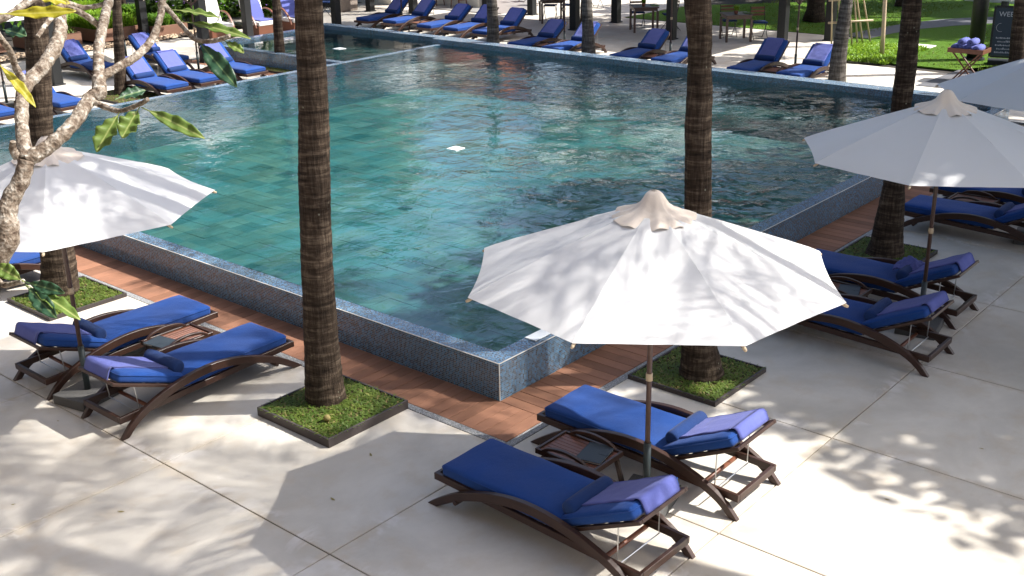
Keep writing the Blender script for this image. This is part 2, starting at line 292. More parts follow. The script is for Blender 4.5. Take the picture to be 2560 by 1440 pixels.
# pebble-wash border strips
st = struct(empty('border_strip'))
def strip(b): box('strip_piece', 'pebble', (*b, -.04, -.001), st, bevel=.002, seg=1)
strip((-.655, -.575, -.575, 15.0)); strip((-.655, 15.0, -.665, -.58)); strip((-.575, 9.9, 15.0, 15.095)); strip((15.05, 15.195, -.58, 15.0)); strip((9.87, 9.925, 15.1, 20.0)); strip((9.93, 15.19, 19.96, 20.045))
# timber planks
dk = struct(empty('wooden_deck')); pw = .143
pmx = MB().box(.003, .5745, .0025, pw-.0025, -.03, 0).mesh('plank', 'decking', bevel=.003, seg=1)
pmy = MB().box(.003, .5755, .0025, pw-.0025, -.03, 0).mesh('plank', 'decking', bevel=.003, seg=1)
for k in range(107): link('plank', pmx, dk, (-.5755, -.572+k*pw, rnd.uniform(-.001, .001)))
for k in range(98): link('plank', pmy, dk, (k*pw+pw+.001, -.577, rnd.uniform(-.001, .001)), (0, 0, R(90)))
for k in range(68): link('plank', pmy, dk, (k*pw+pw+.001, PY+.005, rnd.uniform(-.001, .001)), (0, 0, R(90)))
for k in range(33): link('plank', pmx, dk, (9.935, 15.05+k*pw, 0))
box('deck_joist_base', 'dirt', (-.57, PX, -.57, -.005, -.044, -.034), dk); box('deck_joist_base', 'dirt', (-.57, -.005, -.004, 15, -.044, -.034), dk)
# pool shell
pool = struct(empty('pool')); rw = .215; FZ = -.62
def wall(n, b, **kw): return box(n, 'mosaic', b, pool, uv=True, **kw)
wall('pool_wall', (0, rw, 0, PY, FZ-.1, WZ+.004)); wall('pool_wall', (rw+.001, PX-.002, 0, rw, FZ-.1, WZ+.004)); wall('pool_wall', (rw+.001, 14.06, PY-.17, PY, FZ-.1, WZ+.003))
wall('coping', (14.06, PX, rw+.002, PY+.2, FZ-.1, WT))
wall('pool_wall', (10.6, 10.6+rw, PY+.001, 19.12, FZ-.1, WZ+.004)); wall('coping', (10.6, 14.3, 19.12, 19.4, FZ-.1, WZ+.07)); wall('coping', (14.3, 14.62, PY-.9+.9+.202, 19.4, FZ-.1, WT-.01)); wall('coping', (PX+.002, 14.62, 13.5, PY+.2, -.04, WT-.01))
ed = MB()
ed.box(-.004, .006, -.004, PY, WZ+.002, WZ+.0075); ed.box(.007, PX, -.004, .006, WZ+.002, WZ+.0075); ed.box(-.0035, .0035, -.0035, .0035, 0, WZ); ed.build('edge_trim', 'ivory', pool)
ft = MB().box(.004, .416, .004, .416, -.02, 0).mesh('floor_tile', 'poolstone')
cells = []
for i in range(34):
    for j in range(34): cells.append((rw+.01+i*.42, rw+.01+j*.42, FZ))
for i in range(9):
    for j in range(11): cells.append((10.83+i*.4, PY+.01+j*.42, FZ+.1))
cells.sort(key=lambda c: math.hypot(c[0]+7.3, c[1]+6.5) if not (c[0]+c[1] < 3 or c[0]-c[1] > 7.5) else 99)
for c in cells[:290]: link('floor_tile', ft, pool, (c[0], c[1], c[2]+rnd.uniform(-.006, .004)))
rest = MB(); rest.open = True
for c in cells[290:]:
    dz = rnd.uniform(-.006, .004); rest.box(c[0]+.004, c[0]+.416, c[1]+.004, c[1]+.416, c[2]-.02+dz, c[2]+dz)
ro = rest.build('tile_field', 'poolstone', pool); ro['kind'] = 'stuff'
box('pool_bed', 'concrete', (.1, 14.5, .1, 19.2, FZ-.12, FZ-.03), pool)
wt = MB(); wt.open = True
def wgrid(x0, x1, y0, y1, n=8):
    for i in range(n):
        for j in range(n):
            X = lambda a: x0+(x1-x0)*a/n; Y = lambda a: y0+(y1-y0)*a/n
            wt.add([(X(i), Y(j), WZ), (X(i+1), Y(j), WZ), (X(i+1), Y(j+1), WZ), (X(i), Y(j+1), WZ)], [(0, 1, 2, 3)])
wgrid(rw, 14.06, rw, PY-.17); wgrid(10.6+rw, 14.3, PY, 19.12)
struct(wt.build('water', 'water'))
tag(box('tile_offcut', 'whiteplate', (.62, .98, .06, .20, WZ+.009, WZ+.02), bevel=.003), 'small pale slab lying on the pool rim beside the nearest corner', 'slab')
tag(box('skimmer_float', 'whiteplate', (11.95, 12.2, 15.85, 16.1, WZ-.004, WZ+.012), bevel=.004), 'white square float on the water of the small upper pool', 'float')
tag(box('skimmer_float', 'whiteplate', (5.9, 6.12, 6.08, 6.3, WZ-.004, WZ+.010), bevel=.004), 'white square float on the main pool amid the sky reflection', 'float')

# lawn, path, beds on the far right
def flat(name, mat, pts, z, kind='structure', thick=.03):
    s = MB(); n = len(pts); s.add([(x, y, z) for x, y in pts]+[(x, y, z-thick) for x, y in pts], [tuple(range(n)), tuple(range(2*n-1, n-1, -1))]+[(i, n+i, n+(i+1) % n, (i+1) % n) for i in range(n)])
    o = s.build(name, mat); o['kind'] = kind; return o
flat('lawn', 'lawn', [(19.83, -25), (75, -25), (75, 9.2), (30.6, 11.2), (27, 14.8), (23.33, 14.9), (23.33, 7.05), (21.25, 6.9), (21.25, 6.55), (19.83, 4.45)], .012)
flat('garden_path', 'slate', [(23.2, 6.62), (24.5, 6.47), (25.8, 6.15), (26.9, 5.6), (27.9, 4.9), (29.3, 3.2), (31, -.5), (32.2, .2), (30.6, 3.9), (29.0, 5.7), (28, 6.43), (26.87, 6.86), (25.4, 7.23), (24.1, 7.4), (23.4, 7.4)], .020)
flat('grey_mat', 'slate', [(17.45, 2.95), (19.82, 2.87), (21.9, 1.9), (21.5, .2), (17.5, .9)], .012)
sp = struct(empty('stepping_stones'))
for a, b, c, d in ((21.0, 21.6, 5.1, 5.7), (21.75, 22.3, 4.95, 5.5), (22.4, 22.95, 4.6, 5.2)): box('stepping_stone', 'ivory', (a, b, c, d, .01, .035), sp, bevel=.01)

# ------------------------------------------------------------------ grass helpers
def blades(n, area, h0, h1, wd, mat, name, parent=None, z=0., clump=0):
    s = MB(); s.open = True; x0, x1, y0, y1 = area
    for _ in range(n):
        x, y = rnd.uniform(x0, x1), rnd.uniform(y0, y1); a = rnd.uniform(0, 6.28); h = rnd.uniform(h0, h1); l = rnd.uniform(.2, 1.1)*h*(1+clump); x = max(x0+l*.3, min(x1-l*.3, x)); y = max(y0+l*.3, min(y1-l*.3, y))
        dx, dy = math.cos(a), math.sin(a); px, py = -dy*wd, dx*wd
        s.add([(x-px, y-py, z), (x+px, y+py, z), (x+dx*l*.5+px*.8, y+dy*l*.5+py*.8, z+h*.7), (x+dx*l*.5-px*.8, y+dy*l*.5-py*.8, z+h*.7), (x+dx*l, y+dy*l, z+h*.85)], [(0, 1, 2, 3), (3, 2, 4)])
    o = s.build(name, mat, parent); o['kind'] = 'stuff'; return o
gl_ = blades(7000, (23.45, 32, 7.0, 13), .03, .06, .012, 'grass', 'grass'); tag(gl_, 'short green lawn grass beyond the far terrace', 'grass')
gl2 = blades(9000, (19.95, 30, -4, 4.5), .03, .06, .012, 'grass', 'grass'); tag(gl2, 'short lawn grass around the towel tray and chalkboard', 'grass')
gc = blades(3600, (19.6, 22.4, 4.55, 6.5), .05, .16, .022, 'lime', 'ground_cover'); tag(gc, 'bright green low ground cover below the bamboo trellis', 'ground cover')
M['straw'] = leafmat('dry_blade', (.20, .17, .06), (.30, .24, .09), (.3, .26, .1), .3, .8)
def planter(x0, x1, y0, y1, h, label, n=5200):
    r = empty('tree_planter', ((x0+x1)/2, (y0+y1)/2, 0)); a, b = (x1-x0)/2, (y1-y0)/2; tk = .022
    box('edging', 'planter', (-a, a, -b, -b+tk, 0, h), r, bevel=.003); box('edging', 'planter', (-a, a, b-tk, b, 0, h), r, bevel=.003)
    box('edging', 'planter', (-a, -a+tk, -b+tk+.001, b-tk-.001, 0, h-.001), r, bevel=.003); box('edging', 'planter', (a-tk, a, -b+tk+.001, b-tk-.001, 0, h-.001), r, bevel=.003)
    box('soil', 'soil', (-a+tk, a-tk, -b+tk, b-tk, .001, h-.02), r)
    blades(int(n*.62), (-a+tk, a-tk, -b+tk, b-tk), .010, .034, .0085, 'grass', 'turf', r, h-.024, 2.2); blades(int(n*.1), (-a+tk, a-tk, -b+tk, b-tk), .008, .028, .007, 'straw', 'dry_turf', r, h-.022, 2.)
    tag(r, label, 'planter', 'square grass planters round the palms')
planter(-1.65, -.66, .58, 1.60, .09, 'dark steel square planter of sunlit grass left of the pool corner', 6500)
planter(1.16, 2.15, -1.68, -.68, .05, 'dark square grass planter under the big central white umbrella edge')
planter(-1.68, -.68, 5.40, 6.40, .05, 'dark square grass planter behind the leaning frangipani twigs')
planter(5.7, 6.7, -1.67, -.68, .05, 'dark square grass planter beyond the central umbrella, ringed by loungers')
planter(10.2, 11.3, 15.2, 17.4, .05, 'grass bed at the foot of the palm beside the small upper pool', 2500); planter(5.7, 6.15+.7, 15.2, 17.5, .05, 'grass bed at the palm between loungers on the left bank', 2500)

# ------------------------------------------------------------------ palms
def trunk_mesh(prof, mat, seed, top=8.2, n=22, step=.032):
    rr = random.Random(seed); pts = [Vector(p[:3]) for p in prof]; rad = [p[3] for p in prof]
    d = (pts[-1]-pts[0]); d = Vector((d.x/max(d.z, .1), d.y/max(d.z, .1), 1))
    d.x = max(-.06, min(.06, d.x)); d.y = max(-.06, min(.06, d.y))
    if pts[-1].z < top: pts.append(pts[-1]+d*(top-pts[-1].z)); rad.append(min(rad[-1], .115)*.85)
    b = pts[0].copy(); b.z = 0; vs = []; fs = []; ring = []; z = -.03; k = 0; nxt = 0; ph = 0; per = .09
    while z < top:
        i = 0
        while i < len(pts)-2 and pts[i+1].z < z: i += 1
        f = (z-pts[i].z)/max(1e-4, pts[i+1].z-pts[i].z); f = max(-.1, min(1, f)); p = pts[i].lerp(pts[i+1], f); r = rad[i]*(1-f)+rad[i+1]*f
        saw = (z-ph)/per
        if saw > 1: ph = z; per = rr.uniform(.03, .13); saw = 0
        r *= 1+.034*saw-.015; ring.append(saw)
        for j in range(n):
            a = 2*math.pi*j/n; w_ = noise.noise(Vector((math.cos(a)*1.6+seed, math.sin(a)*1.6, z*3)))*.05+noise.noise(Vector((math.cos(a)*3+seed, math.sin(a)*3, z*17)))*.022
            zz = z+.03*noise.noise(Vector((math.cos(a)*2, math.sin(a)*2, seed+z)))
            vs.append((p.x-b.x+math.cos(a)*r*(1+w_), p.y-b.y+math.sin(a)*r*(1+w_), zz))
        if k:
            for j in range(n): q = (k-1)*n+j; q2 = (k-1)*n+(j+1) % n; fs.append((q, q2, q2+n, q+n))
        k += 1; z += step if z < 4.3 else .12
    me = bpy.data.meshes.new('trunk'); me.from_pydata(vs, [], fs); at = me.attributes.new('ring', 'FLOAT', 'POINT')
    at.data.foreach_set('value', [ring[i//n] for i in range(len(vs))]); me.polygons.foreach_set('use_smooth', [True]*len(me.polygons)); me.materials.append(M[mat])
    return me, b, pts[-1]-b
def frond_mesh(L, droop, seed):
    rr = random.Random(seed); s = MB(); s.open = True; N = 46; P = []
    for i in range(N+1):
        u = i/N; a = droop*u*u; P.append(Vector((L*(u-.22*droop*u**3), 0, L*(.30*u-droop*.52*u*u))))
    s.tube(P[::6]+[P[-1]], [.022*(1-.9*i/(len(P[::6]))) for i in range(len(P[::6])+1)], 5)
    for i in range(5, N+1):
        u = i/N; ll = L*.30*math.sin(math.pi*min(1, .14+u*.84))**.7*rr.uniform(.85, 1.1)
        for sd in (-1, 1):
            p = P[i]; dr = Vector((.55+.3*u, sd*(1-.35*u), -.32-.4*rr.random())).normalized(); wv = Vector((.022*(1-.4*u), 0, .004)); t_ = p+dr*ll+Vector((0, 0, -.12*ll)); mid = p+dr*ll*.55
            s.add([p, p+wv*.6, mid+wv, mid-wv*.2, t_], [(0, 1, 2, 3), (3, 2, 4)])
    return s.mesh('frond', 'frond')
FR = [frond_mesh(2.9, .85, 1), frond_mesh(2.7, 1.25, 2), frond_mesh(2.4, .45, 3)]
def palm(prof, label, seed, top=8.2, mat='bark', nf=20, step=.032, fs=1., group='palms round the pool'):
    me, b, tp = trunk_mesh(prof, mat, seed, top, step=step); r = empty('palm_tree', b); link('trunk', me, r)
    rr = random.Random(seed*13)
    for k in range(nf):
        o = link('frond', FR[k % 3], r, tp+Vector((0, 0, -.05)), (0, R(rr.uniform(-42, 28)-(k % 3 == 2)*25), k*2.4+rr.uniform(-.2, .2))); sc = fs*rr.uniform(.85, 1.1); o.scale = (sc, sc, sc)
    return tag(r, label, 'palm', group)
palm([(-1.09, 1.26, 0, .212), (-1.1, 1.26, .14, .196), (-1.1, 1.26, .35, .178), (-1.09, 1.26, .68, .163), (-1.08, 1.24, 1.48, .143), (-1.05, 1.21, 2.23, .143), (-1.02, 1.17, 2.95, .132), (-1.01, 1.16, 3.46, .123), (-1, 1.15, 3.79, .118)], 'brown ringed palm trunk in the planter left of the pool corner', 11, 8.6)
palm([(1.67, -1.22, 0, .236), (1.66, -1.21, .22, .195), (1.64, -1.18, .39, .168), (1.6, -1.14, 1.75, .129), (1.58, -1.12, 2.52, .123), (1.58, -1.12, 2.88, .116), (1.58, -1.11, 3.08, .107), (1.57, -1.11, 3.3, .111), (1.55, -1.08, 3.67, .124)], 'brown ringed palm trunk rising behind the central white umbrella', 12, 8.3, nf=32)
palm([(-1.14, 6.15, 0, .24), (-1.11, 6.11, .44, .203), (-1.1, 6.1, 1.19, .161), (-1.09, 6.08, 1.92, .149), (-1, 5.98, 2.84, .136), (-.96, 5.93, 3.5, .116)], 'dark palm trunk behind the frangipani and the umbrella under it', 13, 8.6)
palm([(6.2, -1.16, 0, .253), (6.21, -1.18, .22, .2), (6.22, -1.19, 1.01, .126), (6.21, -1.18, 1.97, .12), (6.22, -1.19, 2.51, .123), (6.21, -1.18, 3.22, .109)], 'palm with a wide flared base between right-hand loungers and the pool', 14, 8.4)
palm([(10.85, 16.89, 0, .154), (10.86, 16.87, .49, .132), (10.87, 16.86, 1.19, .116), (10.88, 16.85, 1.68, .105)], 'slender palm in the grass bed at the small upper pool', 15, 7.5, step=.06)
palm([(6.34, 16.99, 0, .146), (6.4, 16.92, .8, .122), (6.46, 16.85, 1.86, .1)], 'slender dark palm in the grass bed between left-bank loungers', 16, 7.8, step=.06)
palm([(16.31, 14.43, 0, .188), (16.32, 14.43, .64, .16), (16.31, 14.44, 1.28, .142)], 'smooth grey palm trunk beside the end of the main far coping', 17, 8, 'barkgrey', step=.06)
palm([(16.12, 10.99, 0, .206), (16.11, 11.01, .71, .148), (16.08, 11.04, 1.51, .131)], 'pale mottled palm trunk with flared base on the far bank', 18, 8, 'barkgrey', step=.06)
palm([(16.26, 4.26, 0, .204), (16.26, 4.27, .61, .176), (16.28, 4.24, 1.3, .143), (16.31, 4.21, 1.89, .129)], 'leaning ringed palm in front of the bamboo trellis', 19, 7.5, 'barkgrey', step=.05)
palm([(20.35, 1.7, 0, .215), (20.31, 1.76, .83, .185), (20.28, 1.79, 1.64, .164)], 'thick palm trunk standing in front of the chalkboard', 20, 7.5, step=.06)

# ------------------------------------------------------------------ lounger
ARCH = [(-.02, .0), (.1, .085), (.3, .205), (.55, .305), (.8, .37), (1.05, .395), (1.3, .375), (1.55, .32), (1.78, .235), (1.95, .13), (2.07, .0)]
def smooth_path(P, n=26):
    out = []
    for i in range(n):
        f = i/(n-1)*(len(P)-1); k = min(int(f), len(P)-2); q = f-k; p0, p1, p2, p3 = P[max(k-1, 0)], P[k], P[k+1], P[min(k+2, len(P)-1)]
        out.append(tuple(.5*((2*b)+(-a+c)*q+(2*a-5*b+4*c-d)*q*q+(-a+3*b-3*c+d)*q**3) for a, b, c, d in zip(p0, p1, p2, p3)))
    return out
def lathe_y(prof, n=20):
    s = MB(); k = len(prof)
    for y, r in prof:
        for j in range(n): a = 2*math.pi*j/n; s.v.append((r*math.cos(a), y, r*math.sin(a)))
    for i in range(k-1):
        for j in range(n): s.f.append((i*n+j, i*n+(j+1) % n, (i+1)*n+(j+1) % n, (i+1)*n+j))
    s.f += [tuple(range(n)), tuple((k-1)*n+j for j in range(n))]
    return s
bolm = lathe_y([(-.25, .03), (-.247, .052), (-.235, .064), (-.2, .068), (-.1, .07), (0, .071), (.1, .07), (.2, .068), (.235, .064), (.247, .052), (.25, .03)]).mesh('bolster', 'navy', smooth=True)
def make_lounger(name, ang):
    r = empty(name); ar = smooth_path(ARCH)
    for sd in (-1, 1):
        MB().sweep([(u, sd*.343, z) for u, z in ar], .048, [.055+.025*math.sin(math.pi*i/25) if 0 < i < 25 else .03 for i in range(26)]).build('arched_leg', 'dkwood', r, bevel=.004, seg=1)
        MB().sweep([(.05, sd*.298, .272), (2.04, sd*.298, .195)], .034, .062).build('side_rail', 'dkwood', r, bevel=.003, seg=1)
        MB().tube([(1.93, sd*.335, .07), (1.93, sd*.27, .07)], .02, 10).build('peg', 'dkwood', r); MB().tube([(.3, sd*.375, .12), (.3, sd*.28, .12)], .022, 10).build('peg', 'dkwood', r)
    MB().box(.02, .054, -.314, .314, .208, .27).build('foot_rail', 'dkwood', r, bevel=.003, seg=1); MB().box(2.006, 2.04, -.28, .28, .133, .194).build('rear_rail', 'dkwood', r, bevel=.003, seg=1)
    MB().tube([(1.68, -.28, .15), (1.68, .28, .15)], .019, 10).build('crossbar', 'redwood', r, smooth=True)
    for k in range(7): MB().box(.12+k*.17, .19+k*.17, -.279, .279, .236-k*.0066, .25-k*.0066).build('slat', 'dkwood', r)
    ca, sa = math.cos(ang), math.sin(ang); mt = Matrix.Translation((1.34, 0, .242)) @ Matrix.Rotation(-ang, 4, 'Y')
    bk = MB()
    for sd in (-1, 1): bk.box(0, .76, sd*.285-.018, sd*.285+.018, 0, .03)
    bk.box(.725, .76, -.266, .266, .001, .029); bk.box(.0, .04, -.266, .266, .001, .029)
    bo = bk.build('backrest_frame', 'dkwood', r, bevel=.003, seg=1); bo.matrix_local = mt
    for k in range(4): link('slat', MB().box(.12+k*.15, .2+k*.15, -.266, .266, .008, .022).mesh('slat', 'dkwood'), bo)
    e = mt @ Vector((.52, 0, -.002)); lo = (1.80 if ang < .6 else 1.78)
    MB().tube([(e.x, -.262, e.z), (lo, -.262, .165), (lo+.015, -.25, .16), (lo+.015, .25, .16), (lo, .262, .165), (e.x, .262, e.z)], .0055, 6).build('support_strut', 'metal', r)
    link('seat_cushion', SEATC, r); bc = link('back_cushion', BACKC, r); bc.matrix_local = mt @ Matrix.Translation((0.015, 0, .033))
    link('piping', PIPE1, r.children[[c.name.split('.')[0] for c in r.children].index('seat_cushion')]); link('piping', PIPE2, bc)
    bl = link('bolster', bolm, r); bl.location = (1.33, .02, .425)
    return r, mt
SEATC = rbox((.09, 1.335, -.298, .298, .272, .362), 'blue', 9, .03, .014, 1); 
for v_ in SEATC.vertices:
    if v_.co.z < .315: v_.co.z -= .012+.036*max(0, v_.co.x)/1.34
BACKC = rbox((.0, .70, -.298, .298, 0, .095), 'blue', 6, .03, .016, 2)
def piping(x0, x1, y0, y1, z, q=.03):
    P = []
    for cx, cy, a0 in ((x1-q, y1-q, 0), (x0+q, y1-q, 90), (x0+q, y0+q, 180), (x1-q, y0+q, 270)):
        for k in range(5): a = R(a0+k*22.5); P.append((cx+q*math.cos(a), cy+q*math.sin(a), z+.0015*math.sin(k+cx*9)))
    P.append(P[0]); return MB().tube(P, .0045, 6, cap=False).mesh('piping', 'blue', smooth=True)
PIPE1 = piping(.088, 1.337, -.300, .300, .338); PIPE2 = piping(-.002, .702, -.300, .300, .072)
def towel_mesh(w=.42, L0=.10, seed=0, hang=.085):
    s = MB(); s.open = True; nx, ny = 26, 12; prof = []
    top = .112
    for i in range(nx+1):
        f = i/nx*(.62+.05+hang)
        if f < .59: prof.append((L0+f, top+.012))
        elif f < .66: a = (f-.59)/.07*math.pi/2; prof.append((L0+.59+.034*math.sin(a), top+.012-.034*(1-math.cos(a))))
        else: prof.append((L0+.625, top-.025-(f-.66)))
    for th in (0, 1):
        for i, (x, z) in enumerate(prof):
            for j in range(ny+1):
                y = -w/2+w*j/ny; wob = .008*noise.noise(Vector((x*9+seed, y*9, 3)))+.004*noise.noise(Vector((x*3+seed, y*30, 3))); edge = .010*noise.noise(Vector((x*6, seed, j//6)))
                k = -.014*th
                if i <= nx*.75: s.v.append((x, y+edge, z+wob+k))
                else: s.v.append((x+wob+k, y+edge, z))
    m_ = (nx+1)*(ny+1); q = lambda i, j: i*(ny+1)+j
    for i in range(nx):
        for j in range(ny): s.f.append((q(i, j), q(i, j+1), q(i+1, j+1), q(i+1, j))); s.f.append((m_+q(i, j), m_+q(i+1, j), m_+q(i+1, j+1), m_+q(i, j+1)))
    for i in range(nx):
        for j in (0, ny): s.f.append((q(i, j), q(i+1, j), m_+q(i+1, j), m_+q(i, j)))
    for j in range(ny):
        for i in (0, nx): s.f.append((q(i, j), q(i, j+1), m_+q(i, j+1), m_+q(i, j)))
    return s.mesh('towel', 'towel', smooth=True)
TOW = [towel_mesh(.42, .10, 1.3), towel_mesh(.44, .095, 4.1, .06), towel_mesh(.40, .105, 8.8, .11)]
PROTO = {}
def lounger(kind, x, y, hd, label, tlabel, group, tgroup, ty=0., tk=None):
    ang = {'low': R(26.5), 'flat': R(21), 'high': R(41), 'mid': R(36)}[kind]; rz = {'+x': 0, '+y': R(90), '-x': R(180), '-y': R(-90)}[hd]+rnd.uniform(-.012, .012)
    if kind not in PROTO:
        r, mt = make_lounger('sun_lounger', ang); PROTO[kind] = (r, mt); r.location = (x, y, 0); r.rotation_euler = (0, 0, rz)
    else: r = dup(PROTO[kind][0], (x, y, 0), rz, label)
    tag(r, label, 'sun lounger', group)
    for ch in r.children:
        if ch.name.startswith('bolster'): ch.location = (1.33+rnd.uniform(-.012, .03), rnd.uniform(-.03, .03), .425); ch.rotation_euler = (0, rnd.uniform(0, 3), rnd.uniform(-.07, .07))
    if tlabel:
        o = link('towel', TOW[rnd.randrange(3) if tk is None else tk]); o.matrix_world = Matrix.Translation((x, y, 0)) @ Matrix.Rotation(rz, 4, 'Z') @ PROTO[kind][1] @ Matrix.Translation((.015, ty, .03)); tag(o, tlabel, 'towel', tgroup)
    return r
NG, TG = 'loungers on the near terrace', 'towels folded over near loungers'
lounger('low', -1.38, -.76, '-y', 'fully shaded blue lounger beside the central side table, away from the pool', 'violet towel over the fully shaded lounger by the central umbrella pole', NG, TG, .03, 0)
lounger('low', -.08, -.76, '-y', 'half sunlit blue lounger between the central umbrella pole and palm planter', 'sunlit violet towel over the half sunlit lounger by the palm planter', NG, TG, .03, 1)
lounger('flat', -.66, 2.53, '-x', 'blue lounger near the ringed palm, under the umbrella behind the frangipani', 'violet towel on the lounger next to the ringed palm planter', NG, TG, -.03, 2)
lounger('flat', -.66, 3.83, '-x', 'blue lounger with one sunlit patch, behind the umbrella pole on the grey block', 'violet towel on the lounger whose seat has one sunlit patch', NG, TG, -.03, 0)
lounger('low', 3.36, -.92, '-y', 'blue lounger whose foot hides under the central umbrella edge', 'violet towel on the lounger half hidden by the central umbrella', NG, TG, .03, 1)
lounger('low', 4.70, -.70, '-y', 'blue lounger with a crumpled extra towel, beside the flared palm', 'violet towel along the backrest of the lounger by the flared palm', NG, TG, .03, 2)
lounger('low', 7.70, -.78, '-y', 'blue lounger just beyond the flared palm, beside the shaded umbrella pole', 'violet towel on the lounger just beyond the flared palm', NG, TG, .03, 0)
lounger('low', 9.00, -.74, '-y', 'second blue lounger beyond the flared palm, tucked under the umbrella rim', 'violet towel on the lounger tucked under the umbrella rim', NG, TG, .03, 1)
lounger('low', -.66, 7.0, '-x', 'blue lounger behind the palm and grass planter at the frangipani', None, NG, TG)
# crumpled towel
s = MB(); s.open = True; n_ = 14
for i in range(n_+1):
    for j in range(n_+1):
        x, y = i/n_-.5, j/n_-.5; s.v.append((4.82+x*.34, -2.02+y*.26, .43+.10*math.exp(-6*(x*x+y*y))+.05*noise.noise(Vector((x*7, y*5, 2)))+.02*math.sin(x*40+y*9)))
for i in range(n_):
    for j in range(n_): q = i*(n_+1)+j; s.f.append((q, q+1, q+n_+2, q+n_+1))
o = s.build('crumpled_towel', 'towel', smooth=True); tag(o, 'crumpled violet towel beside the bolster, by the flared palm', 'towel'); md = o.modifiers.new('thick', 'SOLIDIFY'); md.thickness = .012
FG, FT = 'loungers along the far bank', 'towels on far-bank loungers'
names = ['first', 'second', 'third', 'fourth', 'fifth', 'sixth', 'seventh', 'eighth', 'ninth', 'tenth', 'eleventh']
for k, (x, y) in enumerate([(16.62, 20.18), (16.7, 19.06), (16.55, 17.44), (16.55, 16.37), (16.52, 15.2), (15.32, 12.86), (15.30, 11.68), (15.25, 9.5), (15.36, 8.36), (15.28, 6.25), (15.34, 5.03)]):
    lounger('mid' if k in (2, 5, 7, 10) else 'high', x, y, '+x', '%s blue lounger along the far bank, counted from the small-pool corner' % names[k], 'violet towel on the %s far-bank lounger from the small-pool corner' % names[k], FG, FT)
LG, LT = 'loungers on the left bank', 'towels on left-bank loungers'
for x, y, a, b in ((6.8, 15.28, 'blue lounger beside the slender dark palm, foot to the pool rim', 'towel on the lounger beside the slender dark palm'), (7.72, 15.35, 'blue lounger between the dark-palm lounger and the far umbrella pole', 'dark-shaded towel on the lounger next to the slim umbrella pole'), (9.05, 15.42, 'blue lounger next to the grass bed of the small-pool palm', 'towel on the lounger next to the small-pool palm'), (4.38, 15.42, 'blue lounger seen past the dark palm trunk and frangipani fork', 'towel on the lounger behind the dark palm trunk'), (3.0, 15.6, 'blue lounger at the left end of the left bank, by an umbrella pole', 'towel on the lounger at the end of the left bank'), (9.0, 18.45, 'blue lounger alone in the back row, sun on its towel', 'sunlit towel on the lone back-row lounger'), (7.25, 18.9, 'dark shaded blue lounger behind the frangipani stem, back row', 'dark towel on the shaded back-row lounger')):
    lounger('high', x, y, '+y', a, b, LG, LT)

# ------------------------------------------------------------------ side tables + folders
def side_table(x, y, rz, label):
    r = empty('side_table', (x, y, 0), rz); tag(r, label, 'side table', 'slatted side tables between loungers'); z = .30
    for a in (-1, 1):
        box('tray_rim', 'dkwood', (a*.29-.012, a*.29+.012, -.205, .205, z-.03, z+.018), r, bevel=.003, seg=1); box('tray_rim', 'dkwood', (-.277, .277, a*.193-.012, a*.193+.012, z-.03, z+.017), r, bevel=.003, seg=1)
        MB().sweep(smooth_path([(-.24, a*.193, z+.016), (-.16, a*.193, z+.062), (0, a*.193, z+.085), (.16, a*.193, z+.062), (.24, a*.193, z+.016)], 14), .03, .026).build('handle', 'dkwood', r, bevel=.003, seg=1)
        for b in (-1, 1): MB().sweep(smooth_path([(b*.22, a*.215, z-.02), (b*.255, a*.215, z-.12), (b*.31, a*.215, 0)], 8), .03, .04).build('leg', 'dkwood', r, bevel=.003, seg=1)
    for k in range(8): box('slat', 'redwood', (-.277, .277, -.178+k*.0447, -.178+k*.0447+.041, z-.012, z+.002), r, bevel=.002, seg=1)
    return r
def folder(x, y, rz, label, z=.304):
    r = empty('menu_folder', (x, y, z), rz); tag(r, label, 'folder', 'leather folders on side tables')
    box('cover', 'book', (-.11, .11, -.15, .15, 0, .005), r, bevel=.002); box('pages', 'ivory', (-.10, .102, -.143, .143, .0055, .018), r); box('cover', 'book', (-.11, .11, -.15, .15, .0185, .0235), r, bevel=.002); box('spine', 'book', (-.114, -.1105, -.15, .15, 0, .0235), r)
    MB().sweep([(.112, 0, .012), (.1125, 0, .026), (.03, 0, .026)], .025, .002).build('strap', 'book', r)
side_table(-.74, -1.515, R(-90), 'slatted tray side table by the central umbrella pole'); folder(-.71, -1.66, R(-78), 'dark leather folder on the table by the central umbrella pole')
side_table(-1.42, 3.19, R(180), 'slatted side table between the two loungers near the frangipani umbrella'); folder(-1.62, 3.17, R(190), 'dark folder on the table near the frangipani umbrella')
side_table(4.0, -1.56, R(-90), 'side table between the shaded loungers near the flared palm'); folder(4.0, -1.68, R(-70), 'dark folder on the table between the shaded loungers')
side_table(8.36, -1.5, R(-90), 'side table between the two loungers beyond the flared palm'); side_table(15.95, 12.27, 0, 'side table between the sixth and seventh far-bank loungers'); side_table(16.05, 8.93, 0, 'side table between the eighth and ninth far-bank loungers'); side_table(15.95, 5.64, 0, 'side table between the last two far-bank loungers'); side_table(17.3, 18.25, 0, 'side table between the second and third far-bank loungers')
side_table(8.38, 16.1, R(90), 'side table beside the slim umbrella pole on the left bank'); 

